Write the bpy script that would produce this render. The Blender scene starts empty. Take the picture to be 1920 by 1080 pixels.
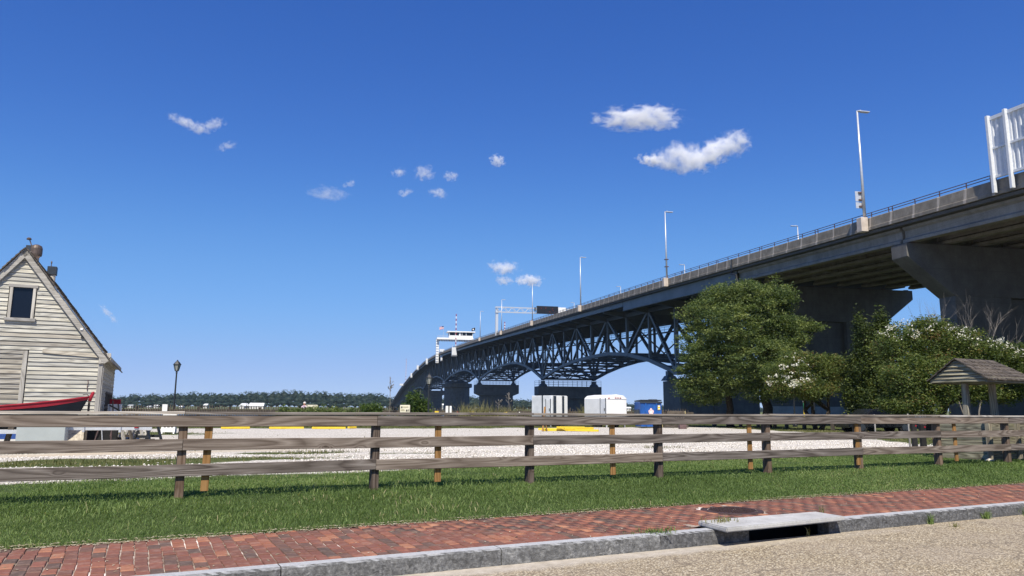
import bpy, bmesh, math, random
import numpy as np
from mathutils import Vector, Matrix
R = math.radians
random.seed(7)
rng = np.random.default_rng(11)
sc = bpy.context.scene
col = sc.collection

# ------------------------------------------------------------------ camera
FPX, HC = 1400.0, 1.4
PITCH, ROLL = math.atan(229 / 1400), .0065
cam_d = bpy.data.cameras.new("camera")
cam = bpy.data.objects.new("camera", cam_d)
col.objects.link(cam)
FW = Vector((0, math.cos(PITCH), math.sin(PITCH)))
UP0 = Vector((0, -math.sin(PITCH), math.cos(PITCH)))
RT0 = Vector((1, 0, 0))
RT = RT0 * math.cos(ROLL) + UP0 * math.sin(ROLL)
UP = -RT0 * math.sin(ROLL) + UP0 * math.cos(ROLL)
cam.matrix_world = Matrix(((RT.x, UP.x, -FW.x, 0), (RT.y, UP.y, -FW.y, 0), (RT.z, UP.z, -FW.z, HC), (0, 0, 0, 1)))
cam_d.sensor_width = 36
cam_d.lens = 36 * FPX / 1920
cam_d.clip_start, cam_d.clip_end = .1, 20000
sc.camera = cam

# ------------------------------------------------------------------ sky, sun, exposure
world = bpy.data.worlds.new("World")
sc.world = world
world.use_nodes = True
wn = world.node_tree
bg = wn.nodes['Background']
bg.inputs[1].default_value = .1
SUN_EL = R(53)
sky = wn.nodes.new('ShaderNodeTexSky')
sky.sky_type = 'NISHITA'
sky.sun_disc = False
sky.sun_elevation = SUN_EL
sky.sun_rotation = R(180)
sky.air_density, sky.dust_density, sky.ozone_density = .6, 0, 8
def vmul(k, src):
    m = wn.nodes.new('ShaderNodeVectorMath'); m.operation = 'SCALE'
    m.inputs['Scale'].default_value = k
    wn.links.new(src, m.inputs[0])
    return m.outputs[0]
cv = wn.nodes.new('ShaderNodeRGBCurve')
for ci, pts in enumerate(([(0, 0), (.048, .034), (.141, .140), (.40, .30), (1, .44)],
                          [(0, 0), (.102, .115), (.287, .325), (.65, .44), (1, .56)],
                          [(0, 0), (.242, .41), (.591, .68), (.9, .72), (1, .74)])):
    c = cv.mapping.curves[ci]
    c.points[0].location = pts[0]; c.points[1].location = pts[-1]
    for p in pts[1:-1]:
        c.points.new(*p)
cv.mapping.use_clip = False
cv.mapping.update()
wn.links.new(vmul(.1, sky.outputs[0]), cv.inputs['Color'])
wn.links.new(vmul(10, cv.outputs[0]), bg.inputs[0])

sun_d = bpy.data.lights.new("sun", 'SUN')
sun_d.energy, sun_d.angle, sun_d.color = 5.0, R(.53), (1, .92, .78)
sun = bpy.data.objects.new("sun", sun_d)
col.objects.link(sun)
SDIR = Vector((-.02, -math.cos(SUN_EL), math.sin(SUN_EL)))
sun.rotation_euler = SDIR.to_track_quat('Z', 'Y').to_euler()
sun.location = (0, -20, 40)

vs = sc.view_settings
vs.view_transform, vs.look, vs.exposure, vs.gamma = 'Standard', 'None', 0.32, 1
vs.use_curve_mapping = False
HAZE = .00005
sc.cycles.max_bounces = 8
sc.cycles.transparent_max_bounces = 8
sc.cycles.volume_bounces = 16
sc.cycles.max_bounces = 20
sc.cycles.diffuse_bounces = 4
sc.cycles.glossy_bounces = 4

# ------------------------------------------------------------------ frames
SA = R(27.02)                                  # street direction
DD = Vector((math.cos(SA), math.sin(SA), 0)); NN = Vector((-math.sin(SA), math.cos(SA), 0)); OO = Vector((0, 11.4, 0))
def S(s, t, z=0): return OO + DD * s + NN * t + Vector((0, 0, z))
def at(px, py, Y):                             # photograph pixel -> point at world depth Y
    d = FW + RT * ((px - 960) / FPX) + UP * ((540 - py) / FPX)
    return Vector((0, 0, HC)) + d * (Y / d.y)
def st_of(p):
    q = Vector((p[0], p[1], 0)) - OO
    return q.dot(DD), q.dot(NN)
TH = ([-60, -3.9, -3.6, -2.1, 0, 2, 8, 15, 50, 62, 66, 74, 90], [0, 0, .148, .175, .31, .30, .25, .2, .12, .12, 0, -2.4, -4])
def hgt(t): return float(np.interp(t, TH[0], TH[1]))
def on_ground(px, Y):
    p = at(px, 778, Y); s, t = st_of(p); p.z = hgt(t); return p

# ------------------------------------------------------------------ mesh helpers
class MB:
    def __init__(self): self.v = []; self.f = []
    def add(self, vs_, fs):
        b = len(self.v); self.v += [tuple(p) for p in vs_]; self.f += [tuple(i + b for i in f) for f in fs]
    def box(self, c, size, rot=None, taper=1.0):
        x, y, z = [s / 2 for s in size]; k = taper
        p = [Vector(q) for q in ((-x, -y, -z), (x, -y, -z), (x, y, -z), (-x, y, -z), (-x * k, -y * k, z), (x * k, -y * k, z), (x * k, y * k, z), (-x * k, y * k, z))]
        if rot is not None: p = [rot @ q for q in p]
        c = Vector(c)
        self.add([q + c for q in p], ((0, 3, 2, 1), (4, 5, 6, 7), (0, 1, 5, 4), (1, 2, 6, 5), (2, 3, 7, 6), (3, 0, 4, 7)))
        return self
    def beam(self, a, b, w, h, side=None):      # box from a to b: w along side, h along the third axis
        a, b = Vector(a), Vector(b); d = (b - a)
        L = d.length; d.normalize()
        sd = Vector(side) if side is not None else (Vector((0, 0, 1)).cross(d) if abs(d.z) < .99 else Vector((1, 0, 0)))
        sd = (sd - d * sd.dot(d)).normalized(); u = d.cross(sd)
        M = Matrix((d, sd, u)).transposed()
        return self.box((a + b) / 2, (L, w, h), M)
    def tube(self, a, b, r0, r1=None, n=8, cap=True):
        r1 = r0 if r1 is None else r1
        a, b = Vector(a), Vector(b); d = (b - a).normalized()
        x = d.orthogonal().normalized(); y = d.cross(x)
        ps = []
        for p, r in ((a, r0), (b, r1)):
            for i in range(n):
                q = 2 * math.pi * i / n
                ps.append(p + x * math.cos(q) * r + y * math.sin(q) * r)
        fs = [(i, (i + 1) % n, n + (i + 1) % n, n + i) for i in range(n)]
        if cap: fs += [tuple(range(n - 1, -1, -1)), tuple(range(n, 2 * n))]
        self.add(ps, fs); return self
    def path(self, pts, rad, n=6):
        pts = [Vector(p) for p in pts]; b = len(self.v)
        x = None
        for i, p in enumerate(pts):
            d = (pts[min(i + 1, len(pts) - 1)] - pts[max(i - 1, 0)]).normalized()
            x = d.orthogonal().normalized() if x is None else (x - d * x.dot(d)).normalized()
            y = d.cross(x); r = rad[i] if hasattr(rad, '__len__') else rad
            for k in range(n):
                q = 2 * math.pi * k / n
                self.v.append(tuple(p + x * math.cos(q) * r + y * math.sin(q) * r))
        for i in range(len(pts) - 1):
            for k in range(n):
                self.f.append((b + i * n + k, b + i * n + (k + 1) % n, b + (i + 1) * n + (k + 1) % n, b + (i + 1) * n + k))
        self.f.append(tuple(b + k for k in range(n - 1, -1, -1)))
        self.f.append(tuple(b + (len(pts) - 1) * n + k for k in range(n)))
        return self
    def lathe(self, prof, c=(0, 0, 0), n=16):
        b = len(self.v); c = Vector(c)
        for r, z in prof:
            for k in range(n):
                q = 2 * math.pi * k / n
                self.v.append((c.x + r * math.cos(q), c.y + r * math.sin(q), c.z + z))
        for i in range(len(prof) - 1):
            for k in range(n):
                self.f.append((b + i * n + k, b + i * n + (k + 1) % n, b + (i + 1) * n + (k + 1) % n, b + (i + 1) * n + k))
        self.f.append(tuple(b + k for k in range(n - 1, -1, -1)))
        self.f.append(tuple(b + (len(prof) - 1) * n + k for k in range(n)))
        return self
    def prism(self, poly, fn, a, b):            # 2D polygon extruded: fn(u, v, w) -> point, w from a to b
        n = len(poly)
        ps = [fn(u, v, a) for u, v in poly] + [fn(u, v, b) for u, v in poly]
        self.add(ps, [tuple(range(n - 1, -1, -1)), tuple(range(n, 2 * n))] + [(i, (i + 1) % n, n + (i + 1) % n, n + i) for i in range(n)])
        return self
    def build(self, name, m, parent=None, smooth=False, bevel=0, seg=1, **props):
        me = bpy.data.meshes.new(name)
        me.from_pydata(self.v, [], self.f)
        bm = bmesh.new(); bm.from_mesh(me)
        bmesh.ops.recalc_face_normals(bm, faces=bm.faces)
        if bevel:
            bmesh.ops.bevel(bm, geom=[e for e in bm.edges if e.is_manifold and e.calc_face_angle(0) > .5], offset=bevel, segments=seg, affect='EDGES', clamp_overlap=True)
        bm.to_mesh(me); bm.free()
        if smooth:
            for p in me.polygons: p.use_smooth = True
        me.materials.append(m)
        return link(name, me, parent, **props)
def link(name, me, parent=None, **props):
    o = bpy.data.objects.new(name, me); col.objects.link(o)
    if parent is not None: o.parent = parent
    for k, v in props.items(): o[k] = v
    return o
def thing(name, label, cat, loc=(0, 0, 0), rz=0, group=None):
    o = link(name, None); o.location = loc; o.rotation_euler.z = rz
    o['label'] = label; o['category'] = cat
    if group: o['group'] = group
    return o
def tag(o, label, cat, group=None):
    o['label'] = label; o['category'] = cat
    if group: o['group'] = group
    return o
def dup(root, loc, rz=None, label=None):
    def cp(o, par):
        c = o.copy(); col.objects.link(c)
        if par is not None: c.parent = par
        for ch in o.children: cp(ch, c)
        return c
    r = cp(root, None); r.location = loc
    if rz is not None: r.rotation_euler.z = rz
    if label: r['label'] = label
    return r
def np_mesh(name, verts, faces, m, parent=None, rnd=None, **props):
    """faces: (n,3) or (n,4) array of indices; rnd: per-vertex float"""
    me = bpy.data.meshes.new(name)
    verts = np.asarray(verts, dtype=np.float32); faces = np.asarray(faces, dtype=np.int32)
    k = faces.shape[1]
    me.vertices.add(len(verts)); me.vertices.foreach_set('co', verts.ravel())
    me.loops.add(faces.size); me.loops.foreach_set('vertex_index', faces.ravel())
    me.polygons.add(len(faces)); me.polygons.foreach_set('loop_start', np.arange(len(faces), dtype=np.int32) * k)
    if rnd is not None:
        a = me.attributes.new('rnd', 'FLOAT', 'POINT'); a.data.foreach_set('value', np.asarray(rnd, dtype=np.float32))
    me.update(calc_edges=True)
    me.materials.append(m)
    return link(name, me, parent, **props)

# ------------------------------------------------------------------ materials
class G:
    def __init__(self, name, rough=.8, spec=.3, metal=0):
        self.m = bpy.data.materials.new(name); self.m.use_nodes = True
        self.t = self.m.node_tree; self.b = self.t.nodes['Principled BSDF']
        self.b.inputs['Roughness'].default_value = rough
        self.b.inputs['Specular IOR Level'].default_value = spec
        self.b.inputs['Metallic'].default_value = metal
    def put(self, sock, v):
        if hasattr(v, 'default_value') and hasattr(v, 'links'): self.t.links.new(v, sock)
        elif isinstance(v, (tuple, list)) and len(v) == 3 and sock.type == 'RGBA': sock.default_value = (*v, 1)
        else: sock.default_value = v
    def n(self, typ, _out=0, **kw):
        nd = self.t.nodes.new('ShaderNode' + typ)
        for k, v in kw.items():
            if k.startswith('_'): nd.inputs[int(k[1:])] and self.put(nd.inputs[int(k[1:])], v)
            elif k in nd.inputs: self.put(nd.inputs[k], v)
            else: setattr(nd, k, v)
        return nd.outputs[_out]
    def coord(self, kind='Object', scale=(1, 1, 1), rot=(0, 0, 0), loc=(0, 0, 0)):
        tc = self.t.nodes.new('ShaderNodeTexCoord').outputs[kind] if kind != 'World' else self.t.nodes.new('ShaderNodeNewGeometry').outputs['Position']
        return self.n('Mapping', Vector=tc, Scale=scale, Rotation=rot, Location=loc)
    def rand(self): return self.t.nodes.new('ShaderNodeObjectInfo').outputs['Random']
    def attr(self, name='rnd'):
        a = self.t.nodes.new('ShaderNodeAttribute'); a.attribute_name = name; return a.outputs['Fac']
    def noise(self, vec, scale, detail=5, rough=.55, dist=0): return self.n('TexNoise', Vector=vec, Scale=scale, Detail=detail, Roughness=rough, Distortion=dist)
    def math(self, op, a, b=0, c=0): return self.n('Math', operation=op, _0=a, _1=b, _2=c)
    def ramp(self, fac, stops, interp='LINEAR'):
        nd = self.t.nodes.new('ShaderNodeValToRGB'); self.put(nd.inputs[0], fac); nd.color_ramp.interpolation = interp
        e = nd.color_ramp.elements
        e[0].position, e[1].position = stops[0][0], stops[-1][0]
        e[0].color, e[1].color = (*stops[0][1], 1), (*stops[-1][1], 1)
        for p, c in stops[1:-1]: e.new(p).color = (*c, 1)
        return nd.outputs[0]
    def mix(self, fac, a, b, mode='MIX'):
        nd = self.t.nodes.new('ShaderNodeMix'); nd.data_type = 'RGBA'; nd.blend_type = mode
        self.put(nd.inputs[0], fac); self.put(nd.inputs[6], a); self.put(nd.inputs[7], b)
        return nd.outputs[2]
    def offs(self, vec, k=37.0):                # shift a texture by the object's random number
        r = self.rand()
        cx = self.n('CombineXYZ', X=self.math('MULTIPLY', r, k), Y=self.math('MULTIPLY', r, k * 1.7), Z=self.math('MULTIPLY', r, k * .6))
        return self.n('VectorMath', operation='ADD', _0=vec, _1=cx)
    def bump(self, h, strength=.3, dist=.01):
        self.put(self.b.inputs['Normal'], self.n('Bump', Height=h, Strength=strength, Distance=dist))
    def color(self, c): self.put(self.b.inputs['Base Color'], c); return self

def plain(name, c, rough=.7, spec=.3, metal=0, var=.18, scale=6, bump=0):
    g = G(name, rough, spec, metal)
    v = g.offs(g.coord())
    n = g.noise(v, scale, 6)
    lo = tuple(x * (1 - var) for x in c); hi = tuple(min(1, x * (1 + var)) for x in c)
    g.color(g.ramp(n, [(.3, lo), (.7, hi)]))
    if bump: g.bump(n, .4, bump)
    return g.m

def wood(name, dark, mid, light, axis='x', knots=True, warm=None, rough=.85, ring=9.0, green=0):
    g = G(name, rough, .2)
    base = g.offs(g.coord())
    def sc_(a, c): return {'x': (a, c, c), 'y': (c, a, c), 'z': (c, c, a)}[axis]
    grain = g.noise(g.n('Mapping', Vector=base, Scale=sc_(.7, 26)), 2.4, 7, .68, .4)
    fine = g.noise(g.n('Mapping', Vector=base, Scale=sc_(2.2, 95)), 2.0, 4, .6)
    wav = g.n('TexNoise', Vector=g.n('Mapping', Vector=base, Scale=sc_(.30, 3.4)), Scale=1.5, Detail=1.5, Roughness=.4, Distortion=.35)
    kn = None
    if knots:
        vo = g.t.nodes.new('ShaderNodeTexVoronoi'); g.put(vo.inputs['Vector'], g.n('Mapping', Vector=base, Scale=sc_(2.3, 5.2))); vo.inputs['Scale'].default_value = 1.0
        on = g.ramp(g.n('SeparateColor', 0, Color=vo.outputs['Color']), [(.50, (0, 0, 0)), (.52, (1, 1, 1))])
        dist = vo.outputs['Distance']
        halo = g.math('MULTIPLY', g.ramp(dist, [(.0, (1, 1, 1)), (.30, (0, 0, 0))], 'EASE'), on)
        wav = g.math('ADD', wav, g.math('MULTIPLY', halo, .28))
        kn = g.math('MULTIPLY', g.ramp(dist, [(.045, (1, 1, 1)), (.085, (0, 0, 0))]), on)
    rings = g.math('FRACT', g.math('MULTIPLY', wav, ring))
    rings = g.ramp(rings, [(0, (.15, .15, .15)), (.62, (1, 1, 1)), (.9, (.55, .55, .55)), (1, (.15, .15, .15))])
    f = g.math('ADD', g.math('MULTIPLY', grain, .42), g.math('ADD', g.math('MULTIPLY', fine, .28), g.math('MULTIPLY', rings, .26)))
    c = g.ramp(f, [(.38, dark), (.54, mid), (.70, light)])
    if knots:
        c = g.mix(g.math('MULTIPLY', halo, .38), c, tuple(x * .7 for x in dark))
        c = g.mix(kn, c, tuple(x * .35 for x in dark))
    big = g.noise(base, 1.1, 4)
    c = g.mix(g.math('MULTIPLY', g.ramp(big, [(.42, (0, 0, 0)), (.68, (1, 1, 1))]), .5), c, tuple(x * .66 for x in mid))
    if warm: c = g.mix(g.ramp(g.math('MULTIPLY', g.rand(), 1), [(.0, (0, 0, 0)), (1, (.6, .6, .6))]), c, g.mix(.5, c, warm))
    if green: c = g.mix(g.ramp(g.noise(base, 2.2, 4), [(.55, (0, 0, 0)), (.75, (green, green, green))]), c, (.10, .12, .05))
    c = g.mix(1.0, c, g.ramp(g.rand(), [(0, (.74, .74, .76)), (1, (1.1, 1.07, 1.02))]), 'MULTIPLY')
    g.color(c)
    g.bump(f, .6, .004)
    return g.m

M = {}
M['rail'] = wood('weathered_rail_wood', (.072, .058, .05), (.215, .185, .163), (.39, .352, .32), warm=(.18, .135, .108))
M['post'] = wood('weathered_post_wood', (.06, .042, .032), (.16, .125, .10), (.27, .22, .18), axis='z', warm=(.2, .12, .07))
M['cap'] = wood('grey_cap_wood', (.11, .095, .08), (.26, .232, .205), (.42, .39, .35))
M['cap_white'] = wood('bleached_cap_wood', (.28, .25, .22), (.50, .47, .43), (.68, .65, .61))
M['batten'] = wood('new_orange_lumber', (.20, .105, .035), (.36, .20, .075), (.47, .28, .12), axis='z', knots=False)
M['old_wood'] = wood('dark_old_wood', (.045, .038, .033), (.11, .095, .08), (.19, .165, .14))
M['old_wood_z'] = wood('dark_old_wood_upright', (.045, .038, .033), (.11, .095, .08), (.19, .165, .14), axis='z')
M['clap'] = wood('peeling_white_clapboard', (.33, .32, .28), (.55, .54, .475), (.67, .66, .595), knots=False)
M['clap_y'] = wood('peeling_white_clapboard_shaded', (.19, .18, .15), (.42, .41, .35), (.55, .54, .47), axis='y', knots=False)  # darker copy of the clapboard paint, the side wall's shade painted in
M['clap_grey'] = wood('bare_grey_clapboard', (.22, .20, .17), (.40, .38, .33), (.54, .52, .45), knots=False)
M['trim'] = wood('weathered_trim', (.30, .285, .255), (.47, .455, .415), (.6, .585, .54), axis='z', knots=False)
M['trim_x'] = wood('weathered_trim_long', (.30, .285, .255), (.47, .455, .415), (.6, .585, .54), knots=False)
M['shingle'] = wood('grey_wood_shingle', (.05, .043, .038), (.12, .105, .092), (.20, .18, .16), axis='y', knots=False)
M['kiosk'] = wood('peeling_cream_board', (.07, .062, .05), (.20, .19, .145), (.33, .32, .25), knots=False, green=.5)
M['kiosk_y'] = wood('peeling_cream_board_across', (.09, .08, .06), (.30, .285, .21), (.50, .48, .36), axis='y', knots=False, green=.4)
M['kiosk_z'] = wood('peeling_cream_post', (.15, .13, .10), (.30, .28, .22), (.46, .44, .36), axis='z', knots=False)

# steel
def steel(name, c, rough=.5):
    g = G(name, rough, .35)
    v = g.coord('World')
    n = g.noise(v, .35, 6, .6); n2 = g.noise(g.coord('World', (1, 1, .12)), 1.6, 5)
    k = g.ramp(n, [(.3, tuple(x * .78 for x in c)), (.7, tuple(x * 1.2 for x in c))])
    g.color(g.mix(g.math('MULTIPLY', g.ramp(n2, [(.6, (0, 0, 0)), (.8, (1, 1, 1))]), .25), k, tuple(x * .55 for x in c)))
    return g.m
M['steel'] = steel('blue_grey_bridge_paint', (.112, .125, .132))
M['steel_shaded'] = steel('blue_grey_bridge_paint_shaded', (.075, .086, .094))  # same paint darkened, shade under the deck put into the colour
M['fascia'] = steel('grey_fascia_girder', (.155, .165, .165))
# concretes
def concrete(name, c, stain=(.12, .11, .095), amt=.5, streak=True, rough=.9, s=.8):
    g = G(name, rough, .2)
    v = g.coord('World')
    n = g.noise(v, s, 8, .62); n2 = g.noise(g.coord('World', (1, 1, .10)), s * 2.6, 6, .6); n3 = g.noise(v, s * 14, 5, .7)
    k = g.ramp(n, [(.28, tuple(x * .72 for x in c)), (.55, c), (.78, tuple(min(1, x * 1.22) for x in c))])
    if streak: k = g.mix(g.math('MULTIPLY', g.ramp(n2, [(.47, (0, 0, 0)), (.72, (1, 1, 1))]), amt), k, stain)
    k = g.mix(.35, k, g.ramp(n3, [(.3, (.35, .35, .35)), (.7, (1, 1, 1))]), 'MULTIPLY')
    zc = g.n('SeparateXYZ', 2, Vector=v)
    line = g.math('PINGPONG', zc, 1.22)
    k = g.mix(g.math('MULTIPLY', g.ramp(line, [(.0, (1, 1, 1)), (.03, (0, 0, 0))]), .45 if streak else 0), k, tuple(x * .45 for x in c))
    g.color(k); g.bump(n3, .25, .01)
    return g.m
M['conc'] = concrete('grey_pier_concrete', (.165, .158, .145), amt=.55)
M['conc_light'] = concrete('pale_base_concrete', (.46, .46, .44), (.25, .24, .22), .35)
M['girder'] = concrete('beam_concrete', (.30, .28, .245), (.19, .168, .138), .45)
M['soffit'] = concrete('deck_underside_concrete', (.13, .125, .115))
M['slab'] = concrete('pale_slab_concrete', (.53, .53, .52), (.36, .35, .32), .35, s=3)
def parapet_mat():
    g = G('stained_parapet_concrete', .92, .2)
    v = g.coord('World'); o = g.coord('Object')
    n = g.noise(v, 1.4, 8, .62); n2 = g.noise(g.coord('World', (1, 1, .2)), 3.5, 6)
    k = g.ramp(n, [(.3, (.155, .138, .112)), (.55, (.235, .212, .178)), (.8, (.35, .325, .28))])
    k = g.mix(g.math('MULTIPLY', g.ramp(n2, [(.45, (0, 0, 0)), (.75, (1, 1, 1))]), .55), k, (.15, .135, .115))
    x = g.n('SeparateXYZ', 0, Vector=o)
    edge = g.math('ABSOLUTE', g.math('SUBTRACT', g.math('ADD', x, g.math('MULTIPLY', g.math('SUBTRACT', n2, .5), .35)), .12))
    k = g.mix(g.math('MULTIPLY', g.ramp(edge, [(.07, (1, 1, 1)), (.16, (0, 0, 0))]), .7), k, (.52, .46, .39))
    g.color(k); g.bump(g.noise(v, 18, 4), .3, .01)
    return g.m
M['parapet'] = parapet_mat()
M['white_steel'] = plain('white_painted_steel', (.66, .68, .70), .5, .3, var=.08)
M['galv'] = plain('galvanised_pole', (.62, .64, .66), .4, .5, .4, var=.08)
M['rust'] = plain('rusty_handrail', (.13, .085, .085), .7, .3)
M['pilaster'] = concrete('pinkish_light_base', (.62, .54, .47), (.42, .36, .31), .3, s=2)
M['dark'] = plain('interior_shade_black', (.012, .014, .02), .6, .3)  # near-black colour stands in for the shade of unlit interiors
M['black_metal'] = plain('black_painted_iron', (.018, .02, .022), .45, .5)
M['white'] = plain('white_enamel', (.80, .80, .79), .4, .45, var=.05, scale=2)
M['offwhite'] = plain('dirty_white_panel', (.66, .68, .70), .5, .4, var=.12, scale=2)
M['yellow'] = plain('yellow_traffic_paint', (.72, .52, .04), .55, .3, var=.12)
M['blue_bin'] = plain('blue_dumpster_paint', (.012, .085, .33), .45, .45, var=.25, scale=3)
M['bin_dark'] = plain('dark_lid_plastic', (.03, .04, .055), .5, .4)
M['pinkish'] = plain('pink_decal', (.80, .55, .55), .6, .3)
M['rubber'] = plain('black_rubber', (.022, .022, .022), .85, .2)
M['iron'] = plain('rusty_cast_iron', (.075, .045, .04), .7, .4, .3, var=.35, scale=14)
M['red'] = plain('red_boat_paint', (.30, .015, .028), .5, .35, var=.15)
M['navy'] = plain('navy_boat_paint', (.004, .007, .013), .6, .3, var=.25)
M['greypaint'] = plain('grey_boat_paint', (.36, .40, .40), .55, .35, var=.08, scale=2)
M['ply'] = plain('stained_plywood', (.42, .36, .20), .85, .2, var=.35, scale=7)
M['peel'] = plain('peeling_white_board', (.62, .56, .46), .85, .2, var=.4, scale=16)
M['brown_metal'] = plain('brown_vent_metal', (.12, .09, .075), .5, .4, .3)
M['copper'] = plain('bare_copper_collar', (.50, .34, .22), .45, .5, .5)
M['car'] = plain('black_car_paint', (.012, .014, .018), .25, .5)
M['glass'] = plain('dark_glass', (.006, .009, .018), .12, .35, var=.05)
M['lampglass'] = plain('frosted_lamp_glass', (.30, .31, .29), .3, .5)
M['blue_tarp'] = plain('blue_tarpaulin', (.02, .07, .28), .5, .4)
M['skin'] = plain('skin', (.45, .24, .17), .6, .3, var=.06)
M['pinkshirt'] = plain('pale_pink_shirt', (.66, .52, .62), .8, .2, var=.06)
M['trousers'] = plain('khaki_trousers', (.2, .17, .12), .85, .2)
M['grey_hair'] = plain('white_hair', (.62, .60, .57), .8, .2)
M['red_flag'] = plain('red_cloth', (.45, .02, .03), .8, .2)
M['blue_flag'] = plain('navy_cloth', (.02, .03, .12), .8, .2)
M['black_cloth'] = plain('black_cloth', (.012, .012, .014), .8, .2)
M['greenpole'] = plain('green_marker_plastic', (.03, .22, .12), .5, .4)
M['cream_sign'] = plain('cream_sign_panel', (.74, .70, .55), .5, .3, var=.06)
M['ink'] = plain('dark_print', (.06, .06, .055), .7, .2)
M['roofwhite'] = plain('white_metal_roof', (.78, .79, .78), .5, .4, var=.05)
M['housewall'] = plain('distant_house_wall', (.62, .60, .56), .8, .2, var=.1)
M['led'] = G('unlit_red_led', .5).color((.35, .05, .03)).m
M['screen'] = plain('dark_message_board', (.014, .015, .018), .35, .4)

# foliage
def leaf(name, stops, trans=.35):
    g = G(name, .55, .25)
    c = g.ramp(g.attr(), stops)
    g.color(c)
    tr = g.t.nodes.new('ShaderNodeBsdfTranslucent'); g.put(tr.inputs['Color'], g.mix(1, c, (1.25, 1.3, .55), 'MULTIPLY'))
    mx = g.t.nodes.new('ShaderNodeMixShader'); mx.inputs[0].default_value = trans
    g.t.links.new(g.b.outputs[0], mx.inputs[1]); g.t.links.new(tr.outputs[0], mx.inputs[2])
    g.t.links.new(mx.outputs[0], g.t.nodes['Material Output'].inputs['Surface'])
    return g.m
M['leaf_oak'] = leaf('oak_leaf', [(0, (.036, .065, .022)), (.5, (.11, .155, .05)), (1, (.25, .285, .09))])
M['leaf_myrtle'] = leaf('myrtle_leaf', [(0, (.036, .065, .02)), (.5, (.10, .14, .038)), (.85, (.20, .235, .065)), (1, (.19, .12, .05))])
M['leaf_cedar'] = leaf('cedar_leaf', [(0, (.02, .035, .01)), (.5, (.05, .075, .016)), (1, (.115, .135, .026))], .15)
M['leaf_far'] = leaf('far_leaf', [(0, (.014, .030, .022)), (.5, (.028, .050, .032)), (1, (.055, .078, .038))], .15)
M['leaf_shrub'] = leaf('shrub_leaf', [(0, (.03, .06, .015)), (.5, (.07, .12, .025)), (1, (.14, .19, .045))])
M['grass'] = leaf('grass_blade', [(0, (.07, .11, .03)), (.45, (.155, .235, .075)), (.8, (.28, .365, .13)), (.93, (.28, .32, .13)), (1, (.42, .38, .22))], .45)
M['drygrass'] = leaf('dry_grass_blade', [(0, (.09, .10, .03)), (.5, (.22, .21, .09)), (1, (.42, .37, .20))], .3)
M['straw'] = leaf('dry_straw', [(0, (.30, .25, .15)), (1, (.62, .56, .42))], .1)
M['blossom'] = leaf('white_blossom', [(0, (.6, .58, .5)), (1, (.85, .84, .78))], .2)
M['bark'] = plain('dark_bark', (.05, .042, .034), .95, .1, var=.4, scale=9)
M['bark_pale'] = plain('pale_dead_branch', (.22, .20, .18), .9, .1, var=.2)

# ================================================================== SETTING
def frame_obj(o):
    o.location = OO; o.rotation_euler.z = SA; return o

# --- road
def road_mat():
    g = G('tan_aggregate_asphalt', .95, .2)
    v = g.coord()
    vo = g.t.nodes.new('ShaderNodeTexVoronoi'); g.put(vo.inputs['Vector'], v); vo.inputs['Scale'].default_value = 62
    hue = g.n('SeparateColor', 0, Color=vo.outputs['Color'])
    c = g.ramp(hue, [(0, (.16, .125, .08)), (.22, (.36, .285, .18)), (.5, (.50, .41, .27)), (.78, (.64, .55, .38)), (1, (.76, .69, .53))])
    c = g.mix(g.ramp(vo.outputs['Distance'], [(.30, (0, 0, 0)), (.70, (.85, .85, .85))]), c, (.13, .105, .075))
    big = g.noise(v, .9, 6, .6)
    c = g.mix(g.math('MULTIPLY', g.ramp(big, [(.35, (1, 1, 1)), (.6, (0, 0, 0))]), .35), c, (.33, .28, .23))
    y = g.n('SeparateXYZ', 1, Vector=v)
    e = g.math('ADD', y, g.math('MULTIPLY', g.math('SUBTRACT', g.noise(v, 3.0, 6, .65), .5), .28))
    x_ = g.n('SeparateXYZ', 0, Vector=v)
    gut = g.math('MULTIPLY', g.ramp(g.math('ADD', e, 4.6), [(.50, (0, 0, 0)), (.66, (.85, .85, .85))]), g.ramp(g.math('MULTIPLY', g.math('ADD', x_, 6), .1), [(.62, (1, 1, 1)), (.95, (.12, .12, .12))]))
    ck = g.t.nodes.new('ShaderNodeTexVoronoi'); ck.feature = 'DISTANCE_TO_EDGE'; g.put(ck.inputs['Vector'], g.n('VectorMath', operation='ADD', _0=g.n('Mapping', Vector=v, Scale=(.8, 1.5, 1)), _1=g.n('VectorMath', operation='SCALE', _0=g.n('TexNoise', 1, Vector=v, Scale=2.5, Detail=5), Scale=.55))); ck.inputs['Scale'].default_value = .9
    c = g.mix(g.math('MULTIPLY', g.ramp(ck.outputs['Distance'], [(.004, (1, 1, 1)), (.016, (0, 0, 0))]), .55), c, (.13, .105, .08))
    c = g.mix(gut, c, g.ramp(g.noise(v, 9, 6), [(.3, (.38, .34, .28)), (.7, (.56, .51, .44))]))
    g.color(c)
    g.bump(g.math('SUBTRACT', 1, vo.outputs['Distance']), .7, .006)
    return g.m
nx = 60
b = MB(); b.add([(-60, -60, 0), (90, -60, 0), (90, -3.76, 0), (2.255, -3.76, 0), (1.025, -3.76, 0), (-60, -3.76, 0)], [(0, 1, 2, 3, 4, 5)])
frame_obj(b.build('road', road_mat(), kind='structure'))

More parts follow.
